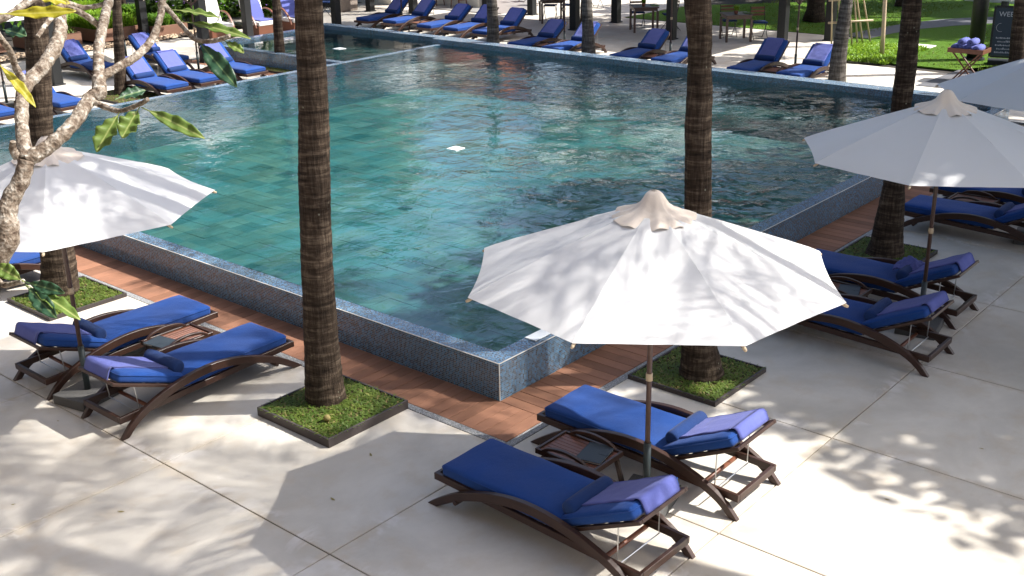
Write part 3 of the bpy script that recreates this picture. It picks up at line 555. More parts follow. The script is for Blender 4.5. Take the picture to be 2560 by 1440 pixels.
# ------------------------------------------------------------------ umbrellas
UR, UZ, UA = 1.42, 1.985, 2.50
def panel_mesh():
    s = MB(); s.open = True; nr, na = 14, 12; h = R(22.5)
    for i in range(nr+1):
        f = i/nr; r = .06+(UR-.06)*f
        for j in range(na+1):
            g = j/na*2-1; a = g*h; edge = math.cos(h)/math.cos(a); sc = 1-f**6*.018*(1-g*g)
            rr = r*edge*sc; zz = UA-(UA-UZ)*(f**1.06)*1.0-.018*(1-g*g)*f*(1.2-f)*2+.004*noise.noise(Vector((i*.5, j*.5, 1)))
            s.v.append((rr*math.cos(a), rr*math.sin(a), zz-.012*max(0, f-.97)/.03*(1-.3*g*g)))
    for i in range(nr):
        for j in range(na): q = i*(na+1)+j; s.f.append((q, q+1, q+na+2, q+na+1))
    return s.mesh('canopy_panel', 'fabric', smooth=True)
PAN = panel_mesh()
def cap_mesh():
    s = MB(); s.open = True; n = 96; prof = [(.012, 2.612), (.035, 2.606), (.06, 2.585), (.085, 2.545), (.11, 2.505), (.15, 2.475), (.20, 2.452), (.255, 2.432), (.305, 2.405)]
    for i, (r, z) in enumerate(prof):
        f = (i/(len(prof)-1))**1.6
        for j in range(n):
            a = 2*math.pi*j/n; w_ = math.sin(a*11+.8*math.sin(a*3))*.013*f*f+math.sin(a*5+1)*.011*f; s.v.append(((r+w_*.5)*math.cos(a), (r+w_*.5)*math.sin(a), z+w_+.006))
    for i in range(len(prof)-1):
        for j in range(n): s.f.append((i*n+j, i*n+(j+1) % n, (i+1)*n+(j+1) % n, (i+1)*n+j))
    s.f.append(tuple(range(n)))
    return s.mesh('vent_cap', 'capfabric', smooth=True)
CAP = cap_mesh()
def make_umbrella():
    r = empty('patio_umbrella')
    for k in range(8):
        a = k*R(45)
        link('canopy_panel', PAN, r, None, (0, 0, a+R(22.5)))
        MB().sweep([(.05, 0, UA-.03), (UR*.985, 0, UZ-.012)], .018, .022).build('rib', 'tablewood', r).rotation_euler = (0, 0, a)
        MB().sweep([(.03, 0, 1.72), (.72, 0, UA-.03-(.72/UR)*(UA-UZ)-.02)], .014, .016).build('strut', 'tablewood', r).rotation_euler = (0, 0, a)
        MB().tube([(UR-.035, 0, UZ-.016), (UR-.005, 0, UZ-.03), (UR+.014, 0, UZ-.036)], [.011, .013, .009], 8).build('rib_tip', 'rope', r, smooth=True).rotation_euler = (0, 0, a)
    link('vent_cap', CAP, r)
    MB().tube([(0, 0, .52), (0, 0, 2.56)], .021, 12).build('pole', 'tablewood', r, smooth=True); MB().tube([(0, 0, .10), (0, 0, .56)], .030, 14).build('socket', 'socket', r, smooth=True)
    MB().tube([(0, 0, 1.10), (0, 0, 1.16)], .027, 12).build('rope_wrap', 'rope', r, smooth=True); MB().tube([(.026, .008, 1.13), (.03, .01, 1.5), (.03, .0, 1.75)], .004, 5).build('cord', 'rope', r); MB().tube([(0, 0, 1.69), (0, 0, 1.75)], .05, 12).build('hub', 'tablewood', r, smooth=True)
    box('base', 'concrete', (-.25, .25, -.21, .21, 0, .10), r, bevel=.008)
    return r
umb = make_umbrella()
UMB = [(-.66, -2.13, 13, 'white umbrella with dappled sun over the two loungers by the pool corner'), (-2.45, 3.22, 12, 'white umbrella partly hidden behind the frangipani fork'), (4.14, -2.45, 10, 'shaded white umbrella over the loungers by the flared palm'), (7.95, -2.45, 12, 'shaded white umbrella beyond the flared palm, next to the grey mat'), (16.75, 12.27, 5, 'far-bank umbrella between the sixth and seventh loungers'), (16.7, 8.90, 8, 'far-bank umbrella between the eighth and ninth loungers'), (16.72, 5.52, 8, 'far-bank umbrella between the last two loungers'), (18.0, 19.75, 8, 'far-bank umbrella by the first two loungers at the small pool'), (4.1, 17.85, 8, 'sunlit white umbrella on the left bank above the dark palm'), (9.0, 17.75, 8, 'left-bank umbrella by the lounger next to the small pool'), (9.05, 21.1, 8, 'left-bank umbrella behind the back-row loungers')]
for k, (x, y, a, l) in enumerate(UMB):
    o = umb if k == 0 else dup(umb, (0, 0, 0), 0, l)
    o.location = (x, y, 0); o.rotation_euler = (0, 0, R(a)); tag(o, l, 'umbrella', 'white umbrellas')

# ------------------------------------------------------------------ frangipani in the foreground
BR = {
 'trunk': [(-6.25, -2.95, 0, .10), (-6.3, -2.7, 1.2, .085), (-6.2, -2.55, 2.3, .07), (-6.02, -2.6, 2.96, .062), (-5.86, -2.66, 3.3, .056), (-5.72, -2.74, 3.56, .0493), (-5.64, -2.81, 3.7, .0432), (-5.61, -2.79, 3.8, .0365), (-5.55, -2.8, 3.89, .0324), (-5.52, -2.8, 3.95, .0324)],
 'a': [(-5.52, -2.8, 3.95, .0297), (-5.48, -2.72, 4.03, .026), (-5.43, -2.65, 4.11, .0263), (-5.38, -2.6, 4.16, .0281), (-5.3, -2.58, 4.21, .0284), (-5.23, -2.55, 4.26, .0288), (-5.17, -2.5, 4.31, .0277), (-5.13, -2.44, 4.36, .0266), (-5.09, -2.38, 4.4, .0254), (-5.01, -2.26, 4.48, .0229)],
 'b': [(-5.38, -2.6, 4.16, .0183), (-5.41, -2.61, 4.23, .0139), (-5.43, -2.63, 4.29, .0123), (-5.46, -2.65, 4.33, .0122), (-5.49, -2.66, 4.39, .0107)],
 'c': [(-5.1, -2.38, 4.39, .0134), (-5.07, -2.42, 4.38, .0134), (-5.03, -2.45, 4.35, .0135), (-4.99, -2.46, 4.31, .0136)],
 'd': [(-5.09, -2.38, 4.41, .0105), (-5.04, -2.37, 4.39, .0106), (-4.98, -2.36, 4.37, .0107), (-4.93, -2.41, 4.38, .0107)],
 'e': [(-5.17, -2.47, 4.37, .0117), (-5.23, -2.51, 4.34, .0101), (-5.28, -2.54, 4.31, .0092)],
 'f': [(-5.52, -2.8, 3.95, .0297), (-5.46, -2.82, 3.98, .0285), (-5.39, -2.83, 4.02, .0274), (-5.31, -2.81, 4.07, .0277), (-5.25, -2.78, 4.11, .0281), (-5.21, -2.78, 4.13, .0311), (-5.18, -2.74, 4.17, .0256), (-5.15, -2.7, 4.21, .0229), (-5.09, -2.62, 4.27, .0219), (-5, -2.52, 4.34, .0209), (-4.94, -2.47, 4.4, .0196), (-4.88, -2.42, 4.48, .0183)],
 'g': [(-5.18, -2.74, 4.17, .0199), (-5.09, -2.74, 4.2, .0173), (-5.01, -2.74, 4.23, .0175), (-4.93, -2.72, 4.28, .0162), (-4.86, -2.68, 4.35, .0149), (-4.84, -2.67, 4.4, .0164), (-4.81, -2.67, 4.46, .0119)],
 'h': [(-4.84, -2.67, 4.39, .0134), (-4.83, -2.7, 4.36, .0105), (-4.83, -2.77, 4.31, .0104), (-4.83, -2.84, 4.27, .0103), (-4.82, -2.93, 4.27, .0102), (-4.79, -3, 4.29, .0102)],
 'i': [(-5.24, -2.79, 4.1, .0126), (-5.24, -2.87, 4.09, .0111), (-5.24, -2.96, 4.09, .0096), (-5.22, -3.05, 4.12, .0095), (-5.21, -3.09, 4.14, .0081)],
 'j': [(-5.68, -2.78, 4.35, .016), (-5.57, -2.81, 4.41, .0154), (-5.51, -2.83, 4.43, .0142), (-5.45, -2.83, 4.46, .0143), (-5.37, -2.82, 4.49, .0132)],
 'k': [(-5.54, -2.78, 3.96, .0162), (-5.55, -2.78, 3.99, .0148), (-5.55, -2.79, 4.02, .0107)],
 'l': [(-5.74, -2.76, 3.52, .022), (-5.75, -2.9, 3.61, .0158), (-5.74, -2.95, 3.6, .0118), (-5.72, -3.05, 3.63, .009)]}
pt_ = empty('frangipani_tree', (-6.25, -2.95, 0)); off = Vector((6.25, 2.95, 0))
for k, P in BR.items():
    sp_ = smooth_path(P, max(14, int(len(P)*7)))
    rad = [p[3]*.88*(1+.06*math.sin(i*1.7+len(k))) for i, p in enumerate(sp_)]
    MB().tube([Vector(p[:3])+off for p in sp_], rad, 14, .12).build('trunk' if k == 'trunk' else 'branch', 'plumbark', pt_, smooth=True)
def fleaf(a, b, w, mat, curl=.12, seed=0, roll=0.):
    a, b = Vector(a), Vector(b); L = (b-a).length; s = MB(); s.open = True; n, m_ = 22, 6
    for i in range(n+1):
        u = i/n; x = u*L; hw = w*.5*1.25*(max(0, math.sin(math.pi*min(1, max(0, (u-.12)/.88))**1.15))**.75) if u > .12 else .0022
        hw = max(hw, .0016)
        for j in range(m_+1):
            g = j/m_*2-1; s.v.append((x, g*hw, -curl*L*u*(u-.3)*.9+abs(g)**1.3*hw*.32+.006*hw/.02*math.sin(u*26+g*2+seed)*abs(g)))
    for i in range(n):
        for j in range(m_): q = i*(m_+1)+j; s.f.append((q, q+1, q+m_+2, q+m_+1))
    o = s.build('leaf', mat, pt_, smooth=True); d = (b-a).normalized(); zz = Vector((-.5, -.65, .95)); zz = (zz-d*zz.dot(d)).normalized(); zz = Matrix.Rotation(roll, 3, d) @ zz
    yy = zz.cross(d); mt = Matrix((d, yy, zz)).transposed().to_4x4(); mt.translation = a+off; o.matrix_local = mt; md = o.modifiers.new('t', 'SOLIDIFY'); md.thickness = .0012
LV = [((-5.59, -2.92, 4.45), (-5.4, -3.06, 4.44), .034, 'pyellow', -.1), ((-5.49, -2.92, 4.5), (-5.38, -2.99, 4.47), .036, 'pyellow', .1), ((-5.47, -2.69, 4.37), (-5.45, -2.8, 4.36), .042, 'pdark', .1), ((-5.54, -2.75, 4.28), (-5.52, -2.93, 4.16), .028, 'pyellow', .15),
      ((-4.84, -2.72, 4.37), (-4.78, -2.93, 4.36), .030, 'pgreen', .1), ((-4.83, -2.76, 4.33), (-4.76, -3.07, 4.3), .034, 'pgreen', .12), ((-4.83, -2.85, 4.27), (-4.87, -3.11, 4.14), .056, 'pdark', .1), ((-4.79, -2.96, 4.27), (-4.79, -3.07, 4.24), .028, 'pgreen', .1),
      ((-5.24, -2.96, 4.09), (-5.37, -2.99, 3.98), .058, 'pgreen', .08), ((-5.22, -3.05, 4.11), (-5.32, -3.08, 4.03), .058, 'pgreen', .08), ((-5.22, -3.06, 4.11), (-5.17, -3.32, 4.04), .040, 'pgreen', .12), ((-5.23, -2.91, 4.12), (-5.11, -2.92, 4.14), .036, 'pdark', .1),
      ((-5.72, -3.06, 3.63), (-5.75, -2.94, 3.67), .042, 'pgreen', .1), ((-5.72, -3.06, 3.63), (-5.68, -3.22, 3.62), .034, 'pdark', .1), ((-5.72, -3.06, 3.62), (-5.74, -3.26, 3.57), .044, 'pdark', .12), ((-5.72, -3.06, 3.62), (-5.69, -3.32, 3.57), .040, 'pgreen', .12)]
for k, (a, b, w_, mt_, cu) in enumerate(LV): fleaf(a, b, w_, mt_, cu, k, rnd.uniform(-.35, .35))
tag(pt_, 'knobbly pale-barked frangipani with sparse long leaves in front of an umbrella', 'tree')

# ------------------------------------------------------------------ broadleaf trees (shade on the right, backdrop of the water's reflections)
def crown_mesh(seed, n=7500, leaf=.17, flat_=.72):
    rr = random.Random(seed); s = MB(); s.open = True; cl = []
    for _ in range(34):
        a = rr.uniform(0, 6.28); el = math.asin(rr.uniform(-.55, 1)); d = rr.uniform(.45, .92); cl.append((Vector((math.cos(a)*math.cos(el)*d, math.sin(a)*math.cos(el)*d, math.sin(el)*d*flat_)), rr.uniform(.16, .34)))
    for _ in range(n):
        c, r = rr.choice(cl); v = Vector((rr.gauss(0, 1), rr.gauss(0, 1), rr.gauss(0, 1))).normalized()*r*rr.random()**.4; p = c+v
        nn = (v+Vector((rr.uniform(-1, 1), rr.uniform(-1, 1), rr.uniform(.0, 1.2)))*r).normalized(); x = nn.orthogonal().normalized(); x = Matrix.Rotation(rr.uniform(0, 6.28), 3, nn) @ x; y = nn.cross(x); l = leaf/3*rr.uniform(.6, 1.3); w_ = l*.45
        s.add([p-x*l, p+y*w_, p+x*l, p-y*w_], [(0, 1, 2, 3)])
    return s.mesh('crown', 'leaf')
CR = [crown_mesh(1), crown_mesh(2), crown_mesh(3)]
trk = MB(); trk.tube([(0, 0, 0), (.02, .01, .25), (.0, .03, 1), (.05, 0, 2.2), (.1, .05, 3.4), (.05, 0, 4.6)], [.34, .25, .2, .18, .15, .08], 10, .1)
for a in range(6): trk.tube([(.06, 0, 2.3+.25*a), (.06+.9*math.cos(a*1.1), .9*math.sin(a*1.1), 3.3+.25*a), (1.8*math.cos(a*1.1), 1.8*math.sin(a*1.1), 4.2+.2*a)], [.1, .07, .03], 6)
TRK = trk.mesh('trunk', 'treebark', smooth=True)
TREES = [(9.6, -9.4, 7.6, 3.4, 3.2, 'to the right of the near terrace, shading the loungers'), (7.4, -8.6, 7.2, 2.7, 2.6, 'nearest the right edge of the slabs'), (8.7, -5.2, 8.2, 3.0, 2.8, 'behind the right-hand umbrellas'), (13.2, -3.9, 8.6, 3.2, 3, 'beside the far end of the right terrace'), (16.6, -4.4, 8.6, 3.0, 3, 'past the right end of the far coping'),
 (14.5, -8.6, 9, 3.8, 3.6, 'in the second row right of the terrace'), (7.9, -6.7, 8, 2.4, 2.3, 'between the two shading the right-hand umbrellas'), (11.2, -6.2, 8.4, 2.8, 2.6, 'leafiest of the row beside the right terrace'), (8.6, -13.5, 8.2, 3.6, 3.4, 'behind the near right terrace'), (20, -7, 9, 3.8, 3.6, 'at the near edge of the lawn'),
 (25.65, 9.45, 6.5, 3, 2.6, 'on the lawn just behind a black post'), (30.6, 8.6, 7.5, 3.4, 3, 'on the lawn beyond the curved path'), (33.5, 1.5, 10, 5, 5, 'at the path bend'), (39, 12, 11, 5.8, 6, 'beyond the lawn'), (44, 20, 12, 6.3, 6.5, 'far behind the dining terrace'), (36, 24, 9, 4.6, 5, 'behind the dining pavilion'), (33.5, 20, 5.5, 3.8, 3.6, 'with a low crown behind the dining pavilion'), (42, 28, 11, 5.5, 6, 'tallest of those behind the dining pavilion'), (27.5, 35.5, 10, 4.6, 5, 'behind the bar roof'), (32.5, 38, 9, 4.2, 4.2, 'behind the orange building'), (37, -7, 9, 5, 4.6, 'far to the right on the lawn'),
 (16, 33, 10, 5.2, 5, 'behind the vegetable beds'), (22, 36.5, 11, 5.2, 5.2, 'behind the bar building'), (9, 31, 9, 4.6, 4.6, 'behind the hedge'), (2.5, 29, 9, 4.6, 4.6, 'left of the vegetable boxes'), (-5, 27, 9, 4.8, 4.6, 'at the left end of the grounds'), (13, 39, 12, 5.5, 5.5, 'tallest of the row behind the beds'), (-1, 36, 12, 5.5, 5.5, 'in the second row at left'), (49, 7, 11, 6, 5.5, 'at the end of the lawn'), (51, -5, 11, 6, 5.5, 'at the right end of the lawn'), (6.5, 31.5, 5, 4.0, 3.6, 'with a low crown behind the left hedge'), (-1, 30, 5, 4, 3.6, 'with a low crown left of the hedge'), (12.5, 33.5, 5.5, 4.4, 3.8, 'with a low crown behind the raised vegetable box'), (18.5, 31.5, 5.2, 4, 3.6, 'with a low crown left of the bar'), (-8, 24, 6, 4.5, 4, 'with a low crown at the far left'), (36, 7, 5.2, 4, 3.6, 'with a low crown behind the stone lantern'), (41, 17, 5.5, 4.5, 4, 'with a low crown behind the dark bush'), (29.5, -2.5, 5.5, 3.4, 3.2, 'with a low crown right of the path'), (45, 0, 6, 5, 4.5, 'with a low crown far down the lawn')]
for k, (x, y, z, rh, rv_, tl_) in enumerate(TREES):
    r = empty('broadleaf_tree', (x, y, 0), rnd.uniform(0, 6)); o = link('trunk', TRK, r); o.scale = (1.1, 1.1, z/4.2); c = link('crown', CR[k % 3], r, (0, 0, z)); c.scale = (rh, rh, rv_); tag(r, 'green broadleaf tree '+tl_, 'tree', 'broadleaf trees round the grounds')
# palms standing right of the frame whose fronds dapple the near terrace
palm([(-1.4, -9.6, 0, .2), (-1.1, -9.2, .7, .15), (-.3, -8.0, 3.2, .13), (.7, -6.4, 6.4, .12), (1.55, -5.05, 9.5, .11)], 'palm right of the near terrace, its frond shadows by the left loungers', 31, 9.6, nf=26, step=.1)
palm([(1.2, -8.4, 0, .2), (1.1, -8.2, .6, .15), (.6, -7.2, 3.4, .13), (-.25, -5.75, 7.3, .11)], 'palm at the near edge of the slabs, its shadow on the nearest paving', 35, 7.4, nf=26, step=.1)
palm([(.3, -9.4, 0, .2), (.7, -9.0, 1.0, .15), (1.9, -7.7, 4.4, .13), (3.1, -6.3, 8.1, .11)], 'palm right of the near terrace, shading the central umbrella', 32, 8.2, step=.1)
palm([(5.9, -5.2, 0, .2), (5.9, -5.2, .5, .15), (5.9, -5.1, 3, .13)], 'palm behind the shaded right-hand loungers, shading the pool corner', 36, 9.2, nf=26, step=.1)
palm([(11.5, -3.6, 0, .2), (11.5, -3.6, .5, .15), (11.4, -3.5, 3, .13)], 'palm on the right terrace, shading the far part of the pool', 33, 8.4, step=.1)
palm([(18.9, 13.2, 0, .2), (18.9, 13.2, .5, .15), (18.9, 13.1, 3, .13)], 'palm behind the far-bank umbrellas near the dining tables', 34, 8.6, step=.1)


# ------------------------------------------------------------------ pergolas, bar, buildings
def pergola(name, posts, roof, label, z=3.0):
    r = empty(name, (posts[0][0], posts[0][1], 0)); ox, oy = posts[0]
    for x, y in posts:
        p = box('post', 'black', (x-ox-.115, x-ox+.115, y-oy-.115, y-oy+.115, 0, z), r, bevel=.008); box('foot_plate', 'black', (x-ox-.15, x-ox+.15, y-oy-.15, y-oy+.15, 0, .03), p, bevel=.004)
    x0, x1, y0, y1 = roof; x0 -= ox; x1 -= ox; y0 -= oy; y1 -= oy
    for x in (x0+.4, x1-.4): box('beam', 'dkwood', (x-.06, x+.06, y0, y1, z, z+.18), r)
    return r, (x0, x1, y0, y1), z
r, (x0, x1, y0, y1), z = pergola('dining_pavilion', [(20.21, 14.58), (22.24, 14.5), (20.24, 11.16), (21.34, 8.27), (22.43, 7.4), (22.26, 17.94)], (19.7, 23.0, 7.0, 18.4), '')
s_ = MB().add([(x0-.3, y0-.3, z+.19), (x1+.3, y0-.3, z+.19), (x1+.3, y1+.3, z+.19), (x0-.3, y1+.3, z+.19), ((x0+x1)/2, y0+1.6, z+1.1), ((x0+x1)/2, y1-1.6, z+1.1)], [(3, 2, 1, 0), (0, 1, 4), (1, 2, 5, 4), (2, 3, 5), (3, 0, 4, 5)]); s_.build('roof', 'roof', r)
tag(r, 'open dining pavilion on square black posts beside the lawn', 'pavilion')
r, (x0, x1, y0, y1), z = pergola('slatted_pergola', [(16.88, 21.59), (20.0, 23.38), (20.42, 21.68), (22.83, 20.47)], (16.6, 22.9, 19.0, 23.6), '')
for k in range(24): box('slat', 'dkwood', (x0, x1, y0+.1+k*.19, y0+.16+k*.19, z+.181, z+.25), r)
tag(r, 'slatted pergola on black posts behind the small pool loungers', 'pergola')
r, (x0, x1, y0, y1), z = pergola('garden_pergola', [(6.15, 19.47), (10.23, 19.21), (11.8, 24.56), (13.59, 21.81)], (5.6, 14.0, 21.0, 24.6), '')
for k in range(16): box('slat', 'dkwood', (x0, x1, y0+.1+k*.22, y0+.15+k*.22, z+.181, z+.24), r)
tag(r, 'open pergola on black posts over the left-bank seating', 'pergola')
r = empty('round_column', (21.43, 3.08, 0)); MB().tube([(0, 0, .06), (0, 0, 3.4)], .185, 28).build('shaft', 'black', r, smooth=True); MB().tube([(0, 0, 0), (0, 0, .06)], .24, 28).build('foot', 'black', r); tag(r, 'thick round black column behind the towel tray', 'column')
def hip(r, x0, x1, y0, y1, z0, z1, ov=.8):
    s_ = MB(); i = min(x1-x0, y1-y0)/2; lx = (x1-x0) > (y1-y0)
    a, b = ((x0+i, (y0+y1)/2, z1), (x1-i, (y0+y1)/2, z1)) if lx else (((x0+x1)/2, y0+i, z1), ((x0+x1)/2, y1-i, z1))
    s_.add([(x0-ov, y0-ov, z0), (x1+ov, y0-ov, z0), (x1+ov, y1+ov, z0), (x0-ov, y1+ov, z0), a, b], [(3, 2, 1, 0)]+([(0, 1, 5, 4), (1, 2, 5), (2, 3, 4, 5), (3, 0, 4)] if lx else [(0, 1, 4), (1, 2, 5, 4), (2, 3, 5), (3, 0, 4, 5)])); return s_.build('roof', 'roof', r)
r = empty('bar_building', (21.6, 24, 0)); box('wall', 'ivory', (0, 5, 0, 7, 0, 3.1), r); box('counter', 'ivory', (.95, 1.35, -3.4, -1.1, 0, 1.05), r, bevel=.01); box('counter_top', 'dkwood', (.85, 1.5, -3.5, -1.0, 1.051, 1.1), r, bevel=.01)
for k in range(3): f = box('window', 'book', (-.02, .02, .8+k*2.1, 2.2+k*2.1, 1, 2.4), r); box('sill', 'dkwood', (-.08, -.021, .7+k*2.1, 2.3+k*2.1, .93, .99), f)
box('door', 'redwood', (1.6, 2.6, -.03, .02, 0, 2.2), r); hip(r, 0, 5, 0, 7, 3.1, 5.7); tag(r, 'low bar building with pale counter and hipped terracotta roof', 'building')
r = empty('orange_building', (27.4, 24.8, 0)); box('wall', 'orange', (0, 3.4, 0, 5, 0, 6.0), r)
for k in range(2): f = box('window', 'book', (.6+k*1.4, 1.4+k*1.4, -.02, .02, 3.6, 5), r); box('sill', 'ivory', (.5+k*1.4, 1.5+k*1.4, -.08, -.021, 3.5, 3.59), f)
hip(r, 0, 3.4, 0, 5, 6.0, 7.4, .5); tag(r, 'taller orange rendered building beyond the dining pavilion', 'building')
flat('polished_floor', 'greyfloor', [(21.8, 18.9), (23.3, 18.9), (25.9, 21), (25.9, 23.9), (21.6, 23.9), (21.6, 20.3)], .03)
flat('plinth', 'ivory', [(33, 3), (38, 3), (38, 7.5), (33, 7.5)], .16, thick=.17)
tag(MB().box(19.2, 20.0, 24.0, 24.5, 0, 1.5).build('stone_pier', 'rubble', bevel=.04), 'rough rubble stone pier behind the pergola', 'pier')

r = empty('added_hotel_wing', (-9.4, -26, 0)); box('wall', 'hotel', (-8, 0, 0, 52, 0, 11.5), r)  # unseen dark block behind the camera, added to cut skylight on the terrace
for fl in range(3):
    for k in range(12):
        f = box('window', 'book', (.001, .03, 1.6+k*4.2, 4.2+k*4.2, .4+fl*3.7, 2.7+fl*3.7), r); box('frame', 'dkwood', (.031, .06, 2.86+k*4.2, 2.94+k*4.2, .4+fl*3.7, 2.7+fl*3.7), f)
    box('floor_band', 'ivory', (.001, .16, 0, 52, 3.2+fl*3.7, 3.5+fl*3.7), r)
box('roof', 'roof', (-8.6, .9, -.6, 52.6, 11.501, 11.8), r); tag(r, 'unseen three-storey hotel wing with dark windows, added to block sky light from the terrace', 'building')

# ------------------------------------------------------------------ dining furniture
def stool(x, y, lab):
    r = empty('bar_stool', (x, y, .03)); box('seat', 'redwood', (-.18, .18, -.18, .18, .70, .74), r, bevel=.01)
    for a in (-1, 1):
        for b in (-1, 1): MB().tube([(a*.15, b*.15, .7), (a*.2, b*.2, 0)], .018, 6).build('leg', 'redwood', r)
    for a in (-1, 1): MB().tube([(-.18, a*.18, .25), (.18, a*.18, .25)], .013, 6).build('rung', 'redwood', r)
    tag(r, lab, 'bar stool', 'stools at the bar counter')
stool(22.25, 22.35, 'wooden bar stool at the counter, farther from the grey palm'); stool(22.3, 21.3, 'wooden bar stool at the counter, nearer the grey palm')
def dtable(x, y, lab):
    r = empty('dining_table', (x, y, 0), R(45)); tag(r, lab, 'dining table', 'square dining tables')
    box('table_top', 'tablewood', (-.38, .38, -.38, .38, .70, .735), r, bevel=.004); box('apron', 'tablewood', (-.34, .34, -.34, .34, .62, .699), r)
    for a in (-1, 1):
        for b in (-1, 1): box('leg', 'tablewood', (a*.34-.03, a*.34+.03, b*.34-.03, b*.34+.03, 0, .619), r, bevel=.004)
for x, y, l in ((21.23, 16.28, 'dining table behind the grey palm on the far bank'), (21.16, 12.72, 'dining table between two black posts behind the eighth far lounger'), (21.06, 9.57, 'dining table at the lawn edge, with a potted herb')): dtable(x, y, l)
def make_chair():
    r = empty('folding_chair'); 
    for sd in (-1, 1):
        MB().tube([(-.22, sd*.19, 0), (.2, sd*.19, .45), (.26, sd*.19, .86)] if 0 else [(.30, sd*.19, 0), (-.12, sd*.19, .46)], .010, 6).build('leg', 'iron', r); MB().tube([(-.22, sd*.2, 0), (.17, sd*.2, .46), (.24, sd*.2, .88)], .010, 6).build('leg', 'iron', r)
    for k in range(3): box('back_slat', 'redwood', (.205+k*.012, .22+k*.012, -.2, .2, .62+k*.09, .68+k*.09), r, bevel=.003)
    MB().tube([(-.2, -.2, .03), (-.2, .2, .03)], .008, 6).build('rung', 'iron', r); MB().tube([(.28, -.19, .03), (.28, .19, .03)], .008, 6).build('rung', 'iron', r)
    link('seat_pad', rbox((-.2, .18, -.19, .19, .45, .49), 'navy', 3, .015, .006), r); return r
fc = make_chair(); first = True
for x, y, a, l in ((21.62, 9.15, -45+90, 'folding chair at the lawn-edge table, on the lawn side'), (21.5, 10.05, 45, 'folding chair at the lawn-edge table, behind the herb pot'), (21.75, 12.2, -45, 'folding chair at the middle dining table, by the black post'), (21.6, 13.25, 45, 'folding chair at the middle dining table, behind the herb pot'), (21.55, 16.6, 30, 'folding chair pushed under the table behind the grey palm'), (21.95, 16.2, 20, 'second folding chair behind the grey-palm table'), (24.9, 17.3, 10, 'folding chair standing alone farther back on the terrace'), (18.3, 23.7, 120, 'folding chair beside the rubble pier'), (24.2, 19.4, 200, 'folding chair on the polished floor by the bar'), (24.9, 20.3, 160, 'folding chair farther along the polished floor')):
    o = fc if first else dup(fc, (0, 0, 0), 0, l)
    first = False; o.location = (x, y, .03 if x > 24 and y > 18 else 0); o.rotation_euler = (0, 0, R(a)); tag(o, l, 'chair', 'folding dining chairs')
def pot(x, y, z, l):
    r = empty('potted_herb', (x, y, z)); MB().tube([(0, 0, 0), (0, 0, .09)], [.045, .06], 12).build('pot', 'pot', r, smooth=True); blades(260, (-.05, .05, -.05, .05), .08, .17, .006, 'lime', 'herb_leaves', r, .09); tag(r, l, 'potted plant', 'potted herbs on tables')
pot(21.0, 9.55, .736, 'clay pot of bright herb on the lawn-edge table'); pot(21.1, 12.7, .736, 'clay pot of herb on the middle dining table')
tag(MB().box(-.16, .16, -.11, .11, 0, .01, Matrix.Translation((21.3, 9.35, .737)) @ Matrix.Rotation(.8, 4, 'Z')).build('place_mat', 'shrub'), 'green place mat on the lawn-edge table', 'place mat'); tag(MB().box(-.16, .16, -.11, .11, 0, .01, Matrix.Translation((21.4, 12.5, .737)) @ Matrix.Rotation(.8, 4, 'Z')).build('place_mat', 'lime'), 'green place mat on the middle dining table', 'place mat')

# ------------------------------------------------------------------ white lounge chairs
def make_arm():
    r = empty('lounge_armchair'); box('base', 'redwood', (-.4, .42, -.36, .36, 0, .30), r, bevel=.01)
    link('seat_cushion', rbox((-.38, .44, -.34, .34, .301, .42), 'whitecush', 4, .03, .012), r)
    b = link('back_cushion', rbox((0, .78, -.35, .35, 0, .14), 'whitecush', 5, .04, .012), r); b.matrix_local = Matrix.Translation((-.30, 0, .41)) @ Matrix.Rotation(R(-108), 4, 'Y')
    for sd in (-1, 1): MB().sweep(smooth_path([(-.5, sd*.395, .72), (-.25, sd*.395, .74), (.05, sd*.395, .66), (.3, sd*.395, .42), (.38, sd*.395, .25)], 14), .06, .045).build('arm', 'redwood', r, bevel=.005, seg=1)
    return r
am = make_arm()
for k, (x, y, a, l) in enumerate(((13.15, 22.75, -100, 'white cushioned lounge chair without towel, by the pergola post'), (14.35, 22.15, -95, 'white lounge chair with violet towel left of the slender palm'), (15.45, 21.85, -95, 'white lounge chair with violet towel right of the slender palm'))):
    o = am if k == 0 else dup(am, (0, 0, 0), 0, l)
    o.location = (x, y, 0); o.rotation_euler = (0, 0, R(a)); tag(o, l, 'armchair', 'white lounge chairs by the small pool')
    if k:
        s_ = MB(); pf = [(-.58, 1.12), (-.36, .86), (-.17, .46), (-.14, .445), (.2, .447), (.40, .442)]
        s_.sweep([(a_, 0, b_+.012) for a_, b_ in pf], .5, .012); q = s_.build('towel', 'towel'); q.location = o.location; q.rotation_euler = o.rotation_euler; tag(q, ('violet towel on the lounge chair left of the slender palm', 'sunlit violet towel on the lounge chair right of the slender palm')[k-1], 'towel')

